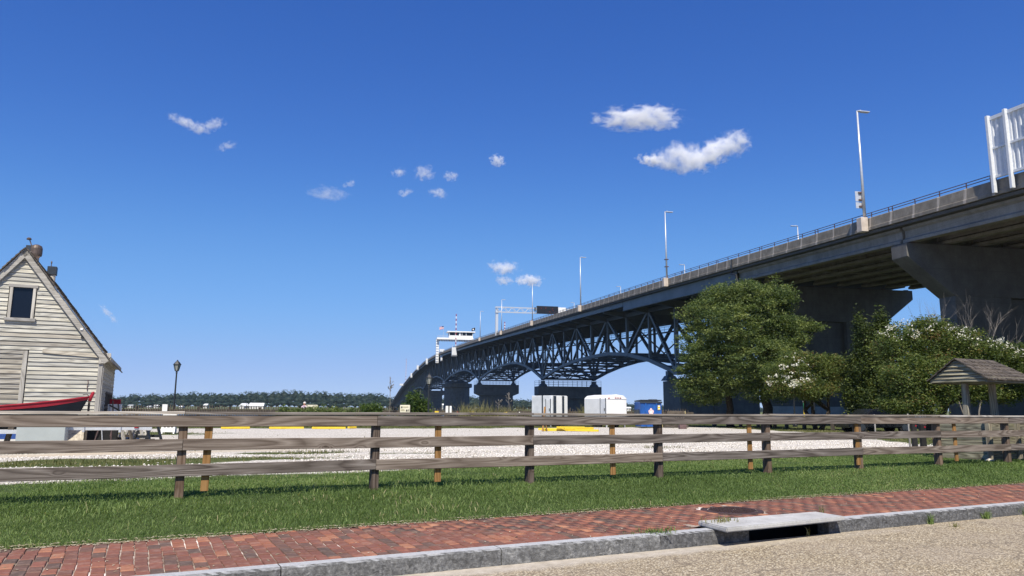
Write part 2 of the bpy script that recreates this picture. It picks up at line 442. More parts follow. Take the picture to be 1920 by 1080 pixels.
# --- lot and lawn: one sheet with a gravel mask
sgrid = np.concatenate([np.arange(-160, -14, 8), np.arange(-14, 48, .3), np.arange(48, 200, 6)])
tgrid = np.concatenate([np.arange(-2.12, 16, .25), np.arange(16, 66, .7), np.arange(66, 92, 3)])
SS, TT = np.meshgrid(sgrid, tgrid)
ZZ = np.interp(TT, TH[0], TH[1])
ZZ = ZZ + np.where((TT > 1.5) & (TT < 60), .025 * np.sin(SS * 1.3 + TT * .7) * np.sin(TT * .9 - SS * .4), 0)
def vnoise(x, y, seed):
    r = np.random.default_rng(seed); out = np.zeros_like(x)
    for i in range(9):
        a = r.uniform(0, 6.28); k = r.uniform(.4, 2.2); p = r.uniform(0, 6.28)
        out += np.sin((x * np.cos(a) + y * np.sin(a)) * k + p) / (1 + .6 * k)
    return out / 3
def gravel_amount(s, t):
    n = vnoise(s, t, 3)
    near = np.interp(s, [-16, -6.5, -5.3, -1.5, 2.6, 8.6, 15.5, 20], [3.2, 3.0, 3.4, 3.3, 3.9, 3.9, 4.5, 5]) + .35 * n
    far = np.interp(s, [-20, 1, 12, 40], [43, 41, 37.5, 38]) + .5 * n
    right = np.interp(t, [3, 11.6, 23, 49], [17.5, 23.3, 31.5, 41.3]) + .5 * n
    a = np.minimum(np.minimum((t - near) / .5, (far - t) / 2), (right - s) / .8)
    # grassy patches inside the lot
    for (cs, ct, rs, rt, w) in ((-5.2, 8.2, 5.5, 1.5, 1.5), (-1.0, 10.5, 2.2, .8, 1.2), (1.6, 9, 3, .45, .8), (-6, 30, 7, 5, 1.2), (10.2, 9.5, 2.2, .5, .9), (3.5, 17, 6, .35, .8), (-12, 22, 8, 6, 1.4), (12, 30, 9, .6, .6), (4.5, 6.6, 3, .25, .7)):
        a = np.minimum(a, 1.4 - w * 1.9 * np.exp(-((s - cs) / rs) ** 2 - ((t - ct) / rt) ** 2) + .25 * n)
    return np.clip(a, -1, 1) * .5 + .5
GR = gravel_amount(SS, TT)
DIRT = np.exp(-((SS + 5.0) / 6.0) ** 2 - ((TT - 12.6 - .08 * SS) / .9) ** 2)
def lot_mat():
    g = G('shell_gravel_and_turf', .95, .15)
    v = g.coord()
    n = g.noise(v, 1.7, 9, .68); fine = g.noise(v, 26, 6, .7)
    vo = g.t.nodes.new('ShaderNodeTexVoronoi'); g.put(vo.inputs['Vector'], v); vo.inputs['Scale'].default_value = 24
    hue = g.n('SeparateColor', 0, Color=vo.outputs['Color'])
    grav = g.ramp(hue, [(0, (.40, .365, .31)), (.35, (.58, .54, .48)), (.7, (.70, .665, .61)), (1, (.82, .79, .74))])
    grav = g.mix(g.ramp(vo.outputs['Distance'], [(.35, (0, 0, 0)), (.75, (.65, .65, .65))]), grav, (.24, .22, .19))
    grav = g.mix(g.math('MULTIPLY', g.ramp(g.noise(g.coord('Object', (.35, 1.6, 1)), 1.1, 7, .66), [(.5, (0, 0, 0)), (.68, (1, 1, 1))]), .55), grav, (.40, .36, .28))
    sand = g.ramp(fine, [(.3, (.42, .35, .25)), (.7, (.58, .50, .38))])
    grav = g.mix(g.attr('dirt'), grav, sand)
    turf = g.ramp(g.noise(v, 2.3, 8, .7), [(.25, (.035, .055, .014)), (.5, (.085, .105, .03)), (.72, (.20, .185, .08)), (.9, (.33, .29, .17))])
    turf = g.mix(g.math('MULTIPLY', fine, .5), turf, (.03, .045, .012))
    m = g.math('ADD', g.attr('gravel'), g.math('ADD', g.math('MULTIPLY', g.math('SUBTRACT', n, .5), 1.3), g.math('MULTIPLY', g.math('SUBTRACT', fine, .5), .7)))
    soil = g.ramp(fine, [(.3, (.03, .046, .013)), (.7, (.065, .095, .028))])
    y = g.n('SeparateXYZ', 1, Vector=v)
    turf = g.mix(g.ramp(g.math('MULTIPLY', g.math('ADD', y, 2.2), .16), [(.75, (1, 1, 1)), (.95, (0, 0, 0))]), turf, soil)
    g.color(g.mix(g.ramp(m, [(.44, (0, 0, 0)), (.56, (1, 1, 1))]), turf, grav))
    g.bump(g.math('SUBTRACT', 1, vo.outputs['Distance']), .6, .012)
    return g.m
nS, nT = len(sgrid), len(tgrid)
idx = np.arange(nS * nT).reshape(nT, nS)
F = np.stack([idx[:-1, :-1], idx[:-1, 1:], idx[1:, 1:], idx[1:, :-1]], -1).reshape(-1, 4)
ground = np_mesh('ground', np.stack([SS, TT, ZZ], -1).reshape(-1, 3), F, lot_mat(), kind='structure')
for nm, arr in (('gravel', GR), ('dirt', DIRT)):
    a = ground.data.attributes.new(nm, 'FLOAT', 'POINT'); a.data.foreach_set('value', arr.ravel().astype(np.float32))
for p in ground.data.polygons: p.use_smooth = True
frame_obj(ground)

# --- river and far shore
def water_mat():
    g = G('river_water', .12, .5)
    v = g.coord('World', (1, 1, 1))
    g.color((.03, .05, .065))
    g.bump(g.noise(v, .6, 6, .6), .35, .3)
    return g.m
b = MB(); b.add([(-2500, 20, -2.5), (2500, 20, -2.5), (2500, 2200, -2.5), (-2500, 2200, -2.5)], [(0, 1, 2, 3)])
b.build('river', water_mat(), kind='structure')
def far_ground(px0, px1, Y, depth, h):
    b = MB(); n = 40
    for i in range(n + 1):
        px = px0 + (px1 - px0) * i / n
        p = at(px, 700, Y)
        q = at(px, 700, Y + depth)
        b.v += [(p.x, p.y, -2.7), (p.x * 1.01, p.y * 1.01, 0.6), (q.x, q.y, h)]
    for i in range(n):
        for k in range(2): b.f.append((3 * i + k, 3 * i + 3 + k, 3 * i + 4 + k, 3 * i + 1 + k))
    return b
M['far_soil'] = plain('far_bank_grass', (.10, .115, .05), .95, .1, var=.4, scale=.05)
far_ground(-2600, 4500, 980, 900, 6).build('far_bank', M['far_soil'], kind='structure')

# --- pavement of brick
def brick_cols(g, f):
    c = g.ramp(f, [(0, (.115, .082, .068)), (.10, (.14, .09, .073)), (.2, (.175, .087, .066)), (.45, (.205, .09, .066)), (.75, (.24, .10, .073)), (.92, (.30, .128, .082)), (1, (.38, .18, .108))])
    return c
def brick_mat(name, per_obj):
    g = G(name, .85, .25)
    v = g.offs(g.coord()) if per_obj else g.coord()
    n = g.noise(v, 9, 7, .65); f = g.rand() if per_obj else g.attr()
    f = g.math('ADD', f, g.math('MULTIPLY', g.math('SUBTRACT', n, .5), .22))
    c = g.mix(.4, brick_cols(g, f), g.ramp(g.noise(v, 40, 5), [(.25, (.5, .48, .46)), (.7, (1.1, 1.05, 1.0))]), 'MULTIPLY')
    c = g.mix(g.math('MULTIPLY', g.ramp(n, [(.5, (0, 0, 0)), (.75, (1, 1, 1))]), .35), c, (.40, .31, .26))
    g.color(c); g.bump(n, .35, .004)
    return g.m
M['brick'] = brick_mat('paver_brick', True)
M['brick_s'] = brick_mat('paver_brick_far', False)
def joint_mat():
    g = G('sandy_mortar_joint', .95, .1)
    v = g.coord()
    g.color(g.ramp(g.noise(v, 1.6, 7, .65), [(.34, (.16, .11, .09)), (.48, (.36, .29, .24)), (.60, (.78, .72, .66))]))
    g.bump(g.noise(v, 40, 4), .3, .004)
    return g.m
def zsw(t): return float(np.interp(t, TH[0], TH[1]))
DR = (.50, 2.38)                                  # storm drain slab along the street
pav = MB()
for s0, s1, t0 in ((-40, DR[0], -3.60), (DR[0], DR[1], -3.44), (DR[1], 60, -3.60)):
    pav.add([(s0, t0, zsw(t0) - .012), (s1, t0, zsw(t0) - .012), (s1, -2.1, zsw(-2.1) - .012), (s0, -2.1, zsw(-2.1) - .012)], [(0, 1, 2, 3)])
pavement = frame_obj(pav.build('sidewalk', joint_mat(), kind='structure'))
BW, BL = .098, .197
bricks = []
i = 0
for k in range(-62, 330):
    s = k * .1055
    off = (.103 if k % 2 else 0) + random.uniform(-.012, .012)
    t = -3.585 + off - .205
    while t < -2.06:
        t0, t1 = max(t, -3.592), min(t + BL, -2.09 + random.uniform(-.012, .012))
        if t1 - t0 > .05:
            cs, ct = s, (t0 + t1) / 2
            okb = not (DR[0] - .05 < cs < DR[1] + .05 and ct < -3.34) and math.hypot(cs - 1.80, ct + 2.67) > .40
            if okb: bricks.append((cs + .007 * math.sin(ct * 5 + k * .9), ct, t1 - t0))
        t += .2055
camst = st_of((0, 0, 0))
def vis_size(bk):
    p = S(bk[0], bk[1], .15); q = p - Vector((0, 0, HC)); z = q.dot(FW)
    x = 960 + FPX * q.dot(RT) / z; y = 540 - FPX * q.dot(UP) / z
    return z if (-15 < x < 1935 and y < 1092) else 999
bricks.sort(key=vis_size)
def brick_mesh(L, seed):
    r = random.Random(seed)
    b = MB().box((0, 0, -.02), (BW, L, .05))
    me = bpy.data.meshes.new('brick'); me.from_pydata(b.v, [], b.f)
    bm = bmesh.new(); bm.from_mesh(me); bmesh.ops.recalc_face_normals(bm, faces=bm.faces)
    bmesh.ops.bevel(bm, geom=[e for e in bm.edges if (e.verts[0].co.z > 0 and e.verts[1].co.z > 0)], offset=.006, segments=1, affect='EDGES')
    for v in bm.verts: v.co += Vector((r.uniform(-.002, .002), r.uniform(-.003, .003), 0))
    bm.to_mesh(me); bm.free(); me.materials.append(M['brick']); return me
brick_lib = {}
for bi, (s, t, L) in enumerate(bricks[:300]):
    key = (round(L / .012), bi % 3)
    if key not in brick_lib: brick_lib[key] = brick_mesh(L, bi)
    o = link('brick', brick_lib[key], pavement)
    o.location = (s, t, zsw(t) - .005 + random.uniform(-.0025, .0025))
    o.rotation_euler = (random.uniform(-.012, .012), random.uniform(-.02, .02), random.uniform(-.012, .012))
V, Fq, Rn = [], [], []
for s, t, L in bricks[300:]:
    z = zsw(t) - .005 + random.uniform(-.0025, .0025); x, y = BW / 2, L / 2; c = .005; n0 = len(V)
    V += [(s - x, t - y, z - .02), (s + x, t - y, z - .02), (s + x, t + y, z - .02), (s - x, t + y, z - .02), (s - x + c, t - y + c, z + .005), (s + x - c, t - y + c, z + .005), (s + x - c, t + y - c, z + .005), (s - x + c, t + y - c, z + .005)]
    Fq += [(n0 + 4, n0 + 5, n0 + 6, n0 + 7), (n0, n0 + 1, n0 + 5, n0 + 4), (n0 + 1, n0 + 2, n0 + 6, n0 + 5), (n0 + 2, n0 + 3, n0 + 7, n0 + 6), (n0 + 3, n0, n0 + 4, n0 + 7)]
    Rn += [random.random()] * 8
np_mesh('bricks', V, Fq, M['brick_s'], pavement, Rn, kind='stuff')

# --- granite kerb
def granite():
    g = G('rough_granite', .85, .3)
    v = g.offs(g.coord())
    n = g.noise(v, 3.0, 9, .7); n2 = g.noise(v, 30, 6, .75); n3 = g.noise(g.n('Mapping', Vector=v, Rotation=(0, .5, 0), Scale=(1, 1, 2.2)), 9, 6, .7, 1.0)
    c = g.ramp(n2, [(.30, (.045, .046, .048)), (.5, (.145, .147, .15)), (.70, (.34, .345, .35))])
    c = g.mix(g.math('MULTIPLY', g.ramp(n3, [(.55, (0, 0, 0)), (.68, (1, 1, 1))]), .5), c, (.50, .50, .49))
    c = g.mix(g.math('MULTIPLY', g.ramp(n, [(.4, (1, 1, 1)), (.6, (0, 0, 0))]), .45), c, (.085, .085, .085))
    c = g.mix(1, c, g.ramp(g.rand(), [(0, (.72, .72, .73)), (1, (1.15, 1.15, 1.13))]), 'MULTIPLY')
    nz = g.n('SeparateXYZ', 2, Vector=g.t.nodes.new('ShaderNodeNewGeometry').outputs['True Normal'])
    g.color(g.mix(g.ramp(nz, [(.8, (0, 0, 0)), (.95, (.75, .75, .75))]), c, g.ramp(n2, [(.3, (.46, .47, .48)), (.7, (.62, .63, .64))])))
    g.bump(g.math('ADD', n2, n3), .9, .012)
    return g.m
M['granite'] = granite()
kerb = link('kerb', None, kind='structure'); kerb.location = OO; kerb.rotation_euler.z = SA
def kerb_stone(s0, s1, seed, top=.150, endcut=0):
    r = np.random.default_rng(seed); L = s1 - s0; n = max(4, int(L / .045)); prof = [(-3.60, -.10), (-3.60, top - .006), (-3.606, top), (-3.735, top), (-3.757, top - .014), (-3.762, top * .66), (-3.764, top * .33), (-3.764, -.10)]
    V = []; ph = r.uniform(0, 6, 8)
    for i in range(n + 1):
        x = s0 + L * i / n
        for j, (t, z) in enumerate(prof):
            dt = dz = 0
            if 4 <= j <= 6 and 0 < i < n:
                dt = r.uniform(-.010, .007); dz = r.uniform(-.006, .004) if j > 4 else r.uniform(-.005, .002)
            V.append((x, t + dt, z + dz))
    k = len(prof)
    Fc = [(i * k + j, (i + 1) * k + j, (i + 1) * k + j + 1, i * k + j + 1) for i in range(n) for j in range(k - 1)]
    Fc += [tuple(range(k)), tuple(n * k + j for j in range(k - 1, -1, -1))]
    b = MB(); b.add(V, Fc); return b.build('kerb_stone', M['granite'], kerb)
js = [-9.87, -7.90, -5.94, -3.97, -2.01, -.19, 1.02]
for q in range(len(js) - 1): kerb_stone(js[q] + .005, js[q + 1] - .005, q)
js = [2.26, 4.9, 6.85, 8.8, 10.8, 12.8, 14.8, 16.8, 18.8, 20.8, 22.8]
for q in range(len(js) - 1): kerb_stone(js[q] + .005, js[q + 1] - .005, 40 + q)

# --- storm drain
dr = thing('storm_drain', 'open kerb storm drain under a pale concrete slab', 'storm drain', OO, SA)
b = MB().prism([(DR[0], -3.985), (DR[1], -3.905), (DR[1] + .02, -3.46), (DR[0] + .06, -3.46)], lambda u, v, w: Vector((u, v, w)), .154, .206)
b.build('slab', M['slab'], dr, bevel=.012, seg=2)
b = MB()
for c, sz in (((1.64, -3.10, -.35), (1.5, .05, .92)), ((1.64, -3.45, -.82), (1.5, .75, .05)), ((.87, -3.43, -.40), (.06, .62, .90)), ((2.41, -3.43, -.40), (.06, .62, .90))): b.box(c, sz)
b.build('chamber', M['dark'], dr)  # concrete walls coloured black, the lack of light painted in
b = MB().box((1.64, -3.80, -.3), (1.22, .06, .56)); b.build('sill', M['conc'], dr)

# --- manhole cover
mh = thing('manhole_cover', 'round rusty iron manhole cover set in the brick sidewalk', 'manhole cover', S(1.80, -2.67, zsw(-2.67)), SA)
MB().lathe([(.30, -.03), (.30, -.002), (.385, -.002), (.39, -.008), (.39, -.03)], n=40).build('ring', M['iron'], mh)
MB().lathe([(.293, -.03), (.293, -.006), (.28, -.004), (.01, -.003)], n=40).build('lid', M['iron'], mh)
b = MB()
for q in range(-8, 9):
    x = q * .033; hl = math.sqrt(.27 ** 2 - x * x)
    for y in np.arange(-hl, hl - .03, .055): b.box((x, y + .02, -.0005), (.014, .036, .007))
b.build('tread', M['iron'], mh)

# ================================================================== FENCE
fence = thing('rail_fence', 'long weathered three rail wooden fence with a flat cap along the lawn', 'fence', OO, SA)
PS = [-4.52 + 2.44 * k for k in range(-2, 14)]
GZ = .31
for k, s in enumerate(PS):
    b = MB().box((0, 0, 0), (.098, .138, 1.10))
    o = b.build('post', M['post'], fence, bevel=.006)
    o.location = (s + random.uniform(-.012, .012), .071, GZ - .07 + .52); o.rotation_euler = (random.uniform(-.006, .006), random.uniform(-.012, .012), random.uniform(-.03, .03))
def rail_piece(name, s0, s1, z, hh, tt, tpos, mat_, sag=.006, bev=.005):
    n = 10; L = s1 - s0; b = MB()
    wob = [random.uniform(-.0035, .0035) for _ in range(n + 1)]; wt = [random.uniform(-.002, .002) for _ in range(n + 1)]
    cross = [(-tt / 2, -hh / 2 + bev), (-tt / 2, hh / 2 - bev), (-tt / 2 + bev, hh / 2), (tt / 2 - bev, hh / 2), (tt / 2, hh / 2 - bev), (tt / 2, -hh / 2 + bev), (tt / 2 - bev, -hh / 2), (-tt / 2 + bev, -hh / 2)]
    for i in range(n + 1):
        f = i / n; x = (f - .5) * L
        dz = -sag * math.sin(math.pi * f) + wob[i] * .6
        for (y, zz) in cross: b.v.append((x, y + wt[i], zz + dz))
    for i in range(n):
        for j in range(8): b.f.append((i * 8 + j, i * 8 + (j + 1) % 8, (i + 1) * 8 + (j + 1) % 8, (i + 1) * 8 + j))
    b.f.append(tuple(range(8))); b.f.append(tuple(n * 8 + j for j in range(7, -1, -1)))
    o = b.build(name, mat_, fence)
    o.location = ((s0 + s1) / 2, tpos, z); o.rotation_euler = (random.uniform(-.012, .012), random.uniform(-.0016, .0016), random.uniform(-.0006, .0006))
    return o
for z, first in ((1.248, -3), (.960, -2), (.652, -3)):
    k = first
    while k < 13:
        s0 = -4.52 + 2.44 * max(k, -3) + .003; s1 = -4.52 + 2.44 * (k + 2) - .003
        if not (z < .7 and False): rail_piece('rail', s0, s1, z + random.uniform(-.006, .006), .141, .038, -.0205 + random.uniform(-.001, .001), M['rail'])
        k += 2
k = -4
while k < 13:
    rail_piece('cap_board', -4.52 + 2.44 * k + .003, -4.52 + 2.44 * (k + 2) - .003, 1.339 + random.uniform(-.003, .003), .036, .146, .023, M['cap_white'] if k in (-2, -4, 6) else M['cap'], .003, .004); k += 2
for s in [-7.7, -4.23, -1.16, 1.84, 4.79, 7.6, 10.66, 13.7, 16.8]:
    b = MB().box((0, 0, 0), (.092, .036, .90)); o = b.build('batten', M['batten'], fence, bevel=.004)
    o.location = (s, .020, .385 + .455); o.rotation_euler = (0, random.uniform(-.015, .015), 0)

# ================================================================== GRASS
def blades(name, P, hmin, hmax, wid, lean, mat_, seed, tint=None, knit=False):
    r = np.random.default_rng(seed); n = len(P)
    h = r.uniform(hmin, hmax, n) * (1 + .35 * vnoise(P[:, 0] * 2.2, P[:, 1] * 2.2, seed + 1)); a = r.uniform(0, 2 * np.pi, n); ln = r.uniform(.15, 1, n) * lean
    yaw = r.uniform(0, np.pi, n)
    w = (wid if np.isscalar(wid) else wid) * r.uniform(.7, 1.3, n) / 2
    sx, sy = np.cos(yaw) * w, np.sin(yaw) * w
    lx, ly = np.cos(a) * ln * h, np.sin(a) * ln * h
    B = P; z = B[:, 2]
    v = np.empty((n, 5, 3), np.float32)
    v[:, 0] = np.stack([B[:, 0] - sx, B[:, 1] - sy, z], -1); v[:, 1] = np.stack([B[:, 0] + sx, B[:, 1] + sy, z], -1)
    mx, my, mz = B[:, 0] + lx * .35, B[:, 1] + ly * .35, z + h * .6
    v[:, 2] = np.stack([mx + sx * .8, my + sy * .8, mz], -1); v[:, 3] = np.stack([mx - sx * .8, my - sy * .8, mz], -1)
    v[:, 4] = np.stack([B[:, 0] + lx, B[:, 1] + ly, z + h * (1 - .35 * ln)], -1)
    base = (np.arange(n) * 5)[:, None]
    f = np.concatenate([base + [0, 1, 2], base + [0, 2, 3], base + [3, 2, 4]], 1).reshape(-1, 3)
    if knit: f = np.concatenate([f, np.concatenate([base[:-1], base[:-1] + 1, base[1:]], 1)])   # runners join the blades of one plant
    rn = np.clip(.45 + .20 * vnoise(P[:, 0] * .8, P[:, 1] * 1.1, seed + 5) + .12 * vnoise(P[:, 0] * 4, P[:, 1] * 5, seed + 6) + r.normal(0, .19, n), 0, 1)
    if tint is not None: rn = np.clip(rn + tint, 0, 1)
    o = np_mesh(name, v.reshape(-1, 3), f, mat_, None, np.repeat(rn, 5), kind='stuff')
    frame_obj(o)
    return o
def scatter(n, s0, s1, t0, t1, seed):
    r = np.random.default_rng(seed)
    return np.stack([r.uniform(s0, s1, n), r.uniform(t0, t1, n)], -1)
Q = np.concatenate([scatter(250000, -9, 4, -2.13, 4.6, 1), scatter(120000, 4, 14, -2.13, 4.8, 2), scatter(40000, 14, 26, -2.1, 5, 3)])
gz = np.interp(Q[:, 1], TH[0], TH[1])
ga = gravel_amount(Q[:, 0], Q[:, 1])
edge = vnoise(Q[:, 0] * 3, Q[:, 1] * 3, 77)
keep = rng.uniform(0, 1, len(Q)) < np.clip(1.3 - 1.6 * ga, 0, 1)
keep &= Q[:, 1] > -2.12 + .03 * edge
thin = np.clip((Q[:, 1] + .6 - np.interp(Q[:, 0], [-9, -2, 3, 9], [2.2, 2.4, 3.3, 3.8])) / 1.2, 0, 1)
keep &= rng.uniform(0, 1, len(Q)) > thin * .6
Q = Q[keep]; gz = gz[keep]
P3 = np.column_stack([Q, gz - .004])
dist = np.hypot(Q[:, 0] - camst[0], Q[:, 1] - camst[1])
nearedge = np.clip(1 - (Q[:, 1] + 2.12) / .12, 0, 1)
tint = .45 * nearedge * rng.uniform(0, 1, len(Q)) + .30 * np.clip((Q[:, 1] - 2.2) / 1.6, 0, 1) * rng.uniform(.2, 1, len(Q))
lawn = blades('lawn', P3, .020, .058, .0048 * np.clip(dist / 8, 1, 2.2), 1.45, M['grass'], 21, tint)
nd = 16000; Qd = np.stack([rng.uniform(-9, 24, nd), -2.115 + .035 * np.abs(rng.normal(size=nd)) * np.where(rng.uniform(size=nd) < .55, -1, 1)], -1)
clus = vnoise(Qd[:, 0] * 2.2, Qd[:, 0] * .3, 55); Qd = Qd[rng.uniform(size=nd) < np.clip(.55 + .6 * clus, .08, 1)]
Qs = np.stack([rng.uniform(-9, 20, 700), rng.uniform(-3.6, -2.1, 700)], -1); Qd = np.concatenate([Qd, Qs]); nd = len(Qd)
dv_ = rng.uniform(.010, .030, (nd, 1)); da = rng.uniform(0, 3.14, nd); dzz = np.interp(Qd[:, 1], TH[0], TH[1]) + .004 + np.where(Qd[:, 1] > -2.1, .012, 0)
ax_ = np.stack([np.cos(da), np.sin(da)], -1) * dv_; ay_ = np.stack([-np.sin(da), np.cos(da)], -1) * dv_ * .32
vv = np.stack([np.column_stack([Qd - ax_, dzz]), np.column_stack([Qd + ay_, dzz + .004]), np.column_stack([Qd + ax_, dzz + .002]), np.column_stack([Qd - ay_, dzz + .003])], 1)
frame_obj(np_mesh('dry_clippings', vv.reshape(-1, 3), np.arange(nd * 4).reshape(-1, 4), M['straw'], None, np.repeat(rng.uniform(0, 1, nd), 4), kind='stuff'))
Qc = scatter(60000, -9, 15, -2.08, 2.6, 61); cl = vnoise(Qc[:, 0] * 2.6, Qc[:, 1] * 2.9, 62) + .6 * vnoise(Qc[:, 0] * .6, Qc[:, 1] * .5, 63)
Qc = Qc[rng.uniform(size=len(Qc)) < np.clip((cl - .15) * .8, 0, .6)]
blades('coarse_grass', np.column_stack([Qc, np.interp(Qc[:, 1], TH[0], TH[1]) + .012]), .05, .085, .0085, 1.5, M['grass'], 64, .16 * np.ones(len(Qc)))
# thin grass across the lot
Q = np.concatenate([scatter(70000, -12, 12, 3, 16, 31), scatter(70000, -14, 42, 12, 62, 32), scatter(30000, 14, 40, 3, 40, 33)])
ga = gravel_amount(Q[:, 0], Q[:, 1])
keep = rng.uniform(0, 1, len(Q)) < np.clip(.92 - 1.5 * ga, .006, .8)
Q = Q[keep]; P3 = np.column_stack([Q, np.interp(Q[:, 1], TH[0], TH[1]) - .01])
blades('sparse_grass', P3, .04, .11, .010 * np.clip(np.hypot(Q[:, 0] - camst[0], Q[:, 1] - camst[1]) / 16, 1, 3), .8, M['drygrass'], 35, -.18 * np.ones(len(Q)))
# shell chips on the lot
Q = scatter(52000, -11, 22, 3.0, 16, 41)
ga = gravel_amount(Q[:, 0], Q[:, 1])
Q = Q[(rng.uniform(0, 1, len(Q)) < np.clip(ga * 1.6 - .5, .02, 1)) & (np.exp(-((Q[:, 0] + 5) / 6) ** 2 - ((Q[:, 1] - 12.6 - .08 * Q[:, 0]) / .9) ** 2) < .4)]
n = len(Q); rr = rng.uniform(.012, .034, n); zz = np.interp(Q[:, 1], TH[0], TH[1]) + .006
oct_ = np.array([(1, 0, 0), (0, 1, 0), (-1, 0, 0), (0, -1, 0), (0, 0, .55), (0, 0, -.4)])
v = oct_[None] * (rr[:, None, None] * rng.uniform(.6, 1.3, (n, 6, 1)))
an = rng.uniform(0, 6.28, n)[:, None]
vx = v[:, :, 0] * np.cos(an) - v[:, :, 1] * np.sin(an); vy = v[:, :, 0] * np.sin(an) + v[:, :, 1] * np.cos(an)
v = np.stack([vx + Q[:, 0:1], vy + Q[:, 1:2], v[:, :, 2] + zz[:, None]], -1)
of = np.array([(0, 1, 4), (1, 2, 4), (2, 3, 4), (3, 0, 4), (1, 0, 5), (2, 1, 5), (3, 2, 5), (0, 3, 5)])
fa = ((np.arange(n) * 6)[:, None, None] + of[None]).reshape(-1, 3)
def chip_mat():
    g = G('shell_chip', .9, .2); g.color(g.ramp(g.attr(), [(0, (.36, .32, .27)), (.4, (.62, .58, .52)), (1, (.84, .81, .76))])); return g.m
frame_obj(np_mesh('shell_gravel', v.reshape(-1, 3), fa, chip_mat(), None, np.repeat(rng.uniform(0, 1, n), 6), kind='stuff'))

def tuft(label, s, t, z, h, n, spread, mat_, lean=.8):
    r = random.Random(int(s * 100 + t * 7)); P = np.array([(r.gauss(0, spread), r.gauss(0, spread * .6), 0) for _ in range(n)])
    rr2 = np.random.default_rng(abs(int(s * 91 + t * 13)))
    o = blades('weed_tuft', P, h * .5, h, .007, lean, mat_, abs(int(s * 50)) + 3, None, True)
    o.location = S(s, t, z); del o['kind']
    return tag(o, label, 'weed')
tuft('low green weed mat creeping over the kerb left of the drain slab', -.13, -3.60, .15, .05, 160, .14, M['grass'])
tuft('dry weed clump on the left corner of the drain slab', .74, -3.62, .205, .06, 120, .11, M['drygrass'])
tuft('tall straw coloured weed behind the drain slab', 2.55, -3.42, .16, .17, 26, .025, M['drygrass'], .5)
tuft('small sprig growing at the mouth of the storm drain', 1.88, -3.80, .0, .11, 9, .015, M['drygrass'], .8)
tuft('dark green weed at the foot of the kerb right of the drain', 4.09, -3.80, 0, .17, 40, .02, M['grass'], .55)
tuft('bushy green weed growing from the kerb gutter far right', 5.25, -3.80, 0, .15, 60, .035, M['grass'], .6)
tuft('spreading weed at the right edge of the gutter', 6.25, -3.78, 0, .17, 80, .08, M['grass'], .8)
tuft('small pale tuft sprouting from the road surface', 4.15, -4.08, 0, .07, 24, .03, M['drygrass'], 1)
# ================================================================== BRIDGE
BU = Vector((-.2, 1, 0)).normalized(); BN = Vector((BU.y, -BU.x, 0))
B0 = Vector((40.5, 0, 0))
PY = [-60, 0, 44, 59, 98, 138.5, 178, 226, 274, 340, 405, 480, 557, 640, 720, 800, 866, 940, 1010, 1100]
PZ = [10.5, 13.9, 16.2, 16.95, 18.95, 20.75, 22.5, 24.6, 26.7, 29.2, 31.3, 32.2, 31.1, 28.7, 25.5, 21.5, 17.6, 13.2, 8.9, 4.0]
_l = np.linspace(-60, 1100, 581); _z = np.interp(_l, PY, PZ)
_k = np.ones(13) / 13; _z = np.convolve(np.pad(_z, 6, mode='edge'), _k, 'valid')
def PT(L): return float(np.interp(L * BU.y, _l, _z))          # top of parapet
def Bp(L, j, z): p = B0 + BU * L + BN * j; p.z = z; return p
DW = 23.3                                                       # deck width
JT, JB = 5.0, 18.3                                              # truss planes
bridge = thing('bridge', 'long steel deck truss bridge on concrete piers climbing away over the river', 'bridge')
LJ = 82.6                                                       # expansion joint
def sweep(name, prof, L0, L1, step, m, parent, **kw):
    """prof: list of (j, dz) relative to parapet top; swept along the bridge"""
    n = max(1, int(round((L1 - L0) / step))); b = MB(); k = len(prof)
    for i in range(n + 1):
        L = L0 + (L1 - L0) * i / n; z = PT(L)
        for j, dz in prof: b.v.append(tuple(Bp(L, j, z + dz)))
    for i in range(n):
        for q in range(k): b.f.append((i * k + q, i * k + (q + 1) % k, (i + 1) * k + (q + 1) % k, (i + 1) * k + q))
    b.f.append(tuple(range(k))); b.f.append(tuple(n * k + q for q in range(k - 1, -1, -1)))
    return b.build(name, m, parent, **kw)
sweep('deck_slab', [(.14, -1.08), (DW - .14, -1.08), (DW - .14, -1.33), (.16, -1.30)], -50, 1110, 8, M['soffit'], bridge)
# parapet panels, left side; each its own object
PL = 2.42
def panel_mesh():
    b = MB(); pr = [(0, -1.02), (.0, -.78), (.05, -.74), (.09, -.04), (.12, 0), (.30, 0), (.34, -.74), (.40, -1.02)]
    b.prism(pr, lambda u, v, w: Vector((w, -u, v)), 0, PL - .018)
    o = b.build('panel_proto', M['parapet']); me = o.data; bpy.data.objects.remove(o); return me
pm = panel_mesh(); pm.name = 'parapet_panel'
ang = math.atan2(BU.y, BU.x)
rp = MB().box((0, 0, .21), (.055, .055, .42)).box((0, 0, .01), (.14, .12, .02)); rpo = rp.build('proto', M['rust']); rpm = rpo.data; bpy.data.objects.remove(rpo); rpm.name = 'rail_post'
LP0 = 60.4
L = -30.0; kk = 0
while L < 300:
    sl = math.atan2(PT(L + PL) - PT(L), PL)
    if 1:
        o = link('parapet_panel', pm, bridge); o.location = Bp(L, 0, PT(L)); o.rotation_euler = (0, -sl, ang)
    for dd_ in ((0, .42) if kk % 4 == 0 else (0,)):
        o = link('rail_post', rpm, bridge); o.location = Bp(L + dd_ + .1, .2, PT(L + dd_) - .01); o.rotation_euler.z = ang
    L += PL; kk += 1
LE = L
sweep('parapet', [(0, -1.02), (.05, -.74), (.12, 0), (.3, 0), (.4, -1.02)], LE, 1108, 8, M['parapet'], bridge)
sweep('parapet', [(DW, -1.02), (DW - .4, -1.02), (DW - .3, 0), (DW - .12, 0)], -50, 1108, 8, M['parapet'], bridge)
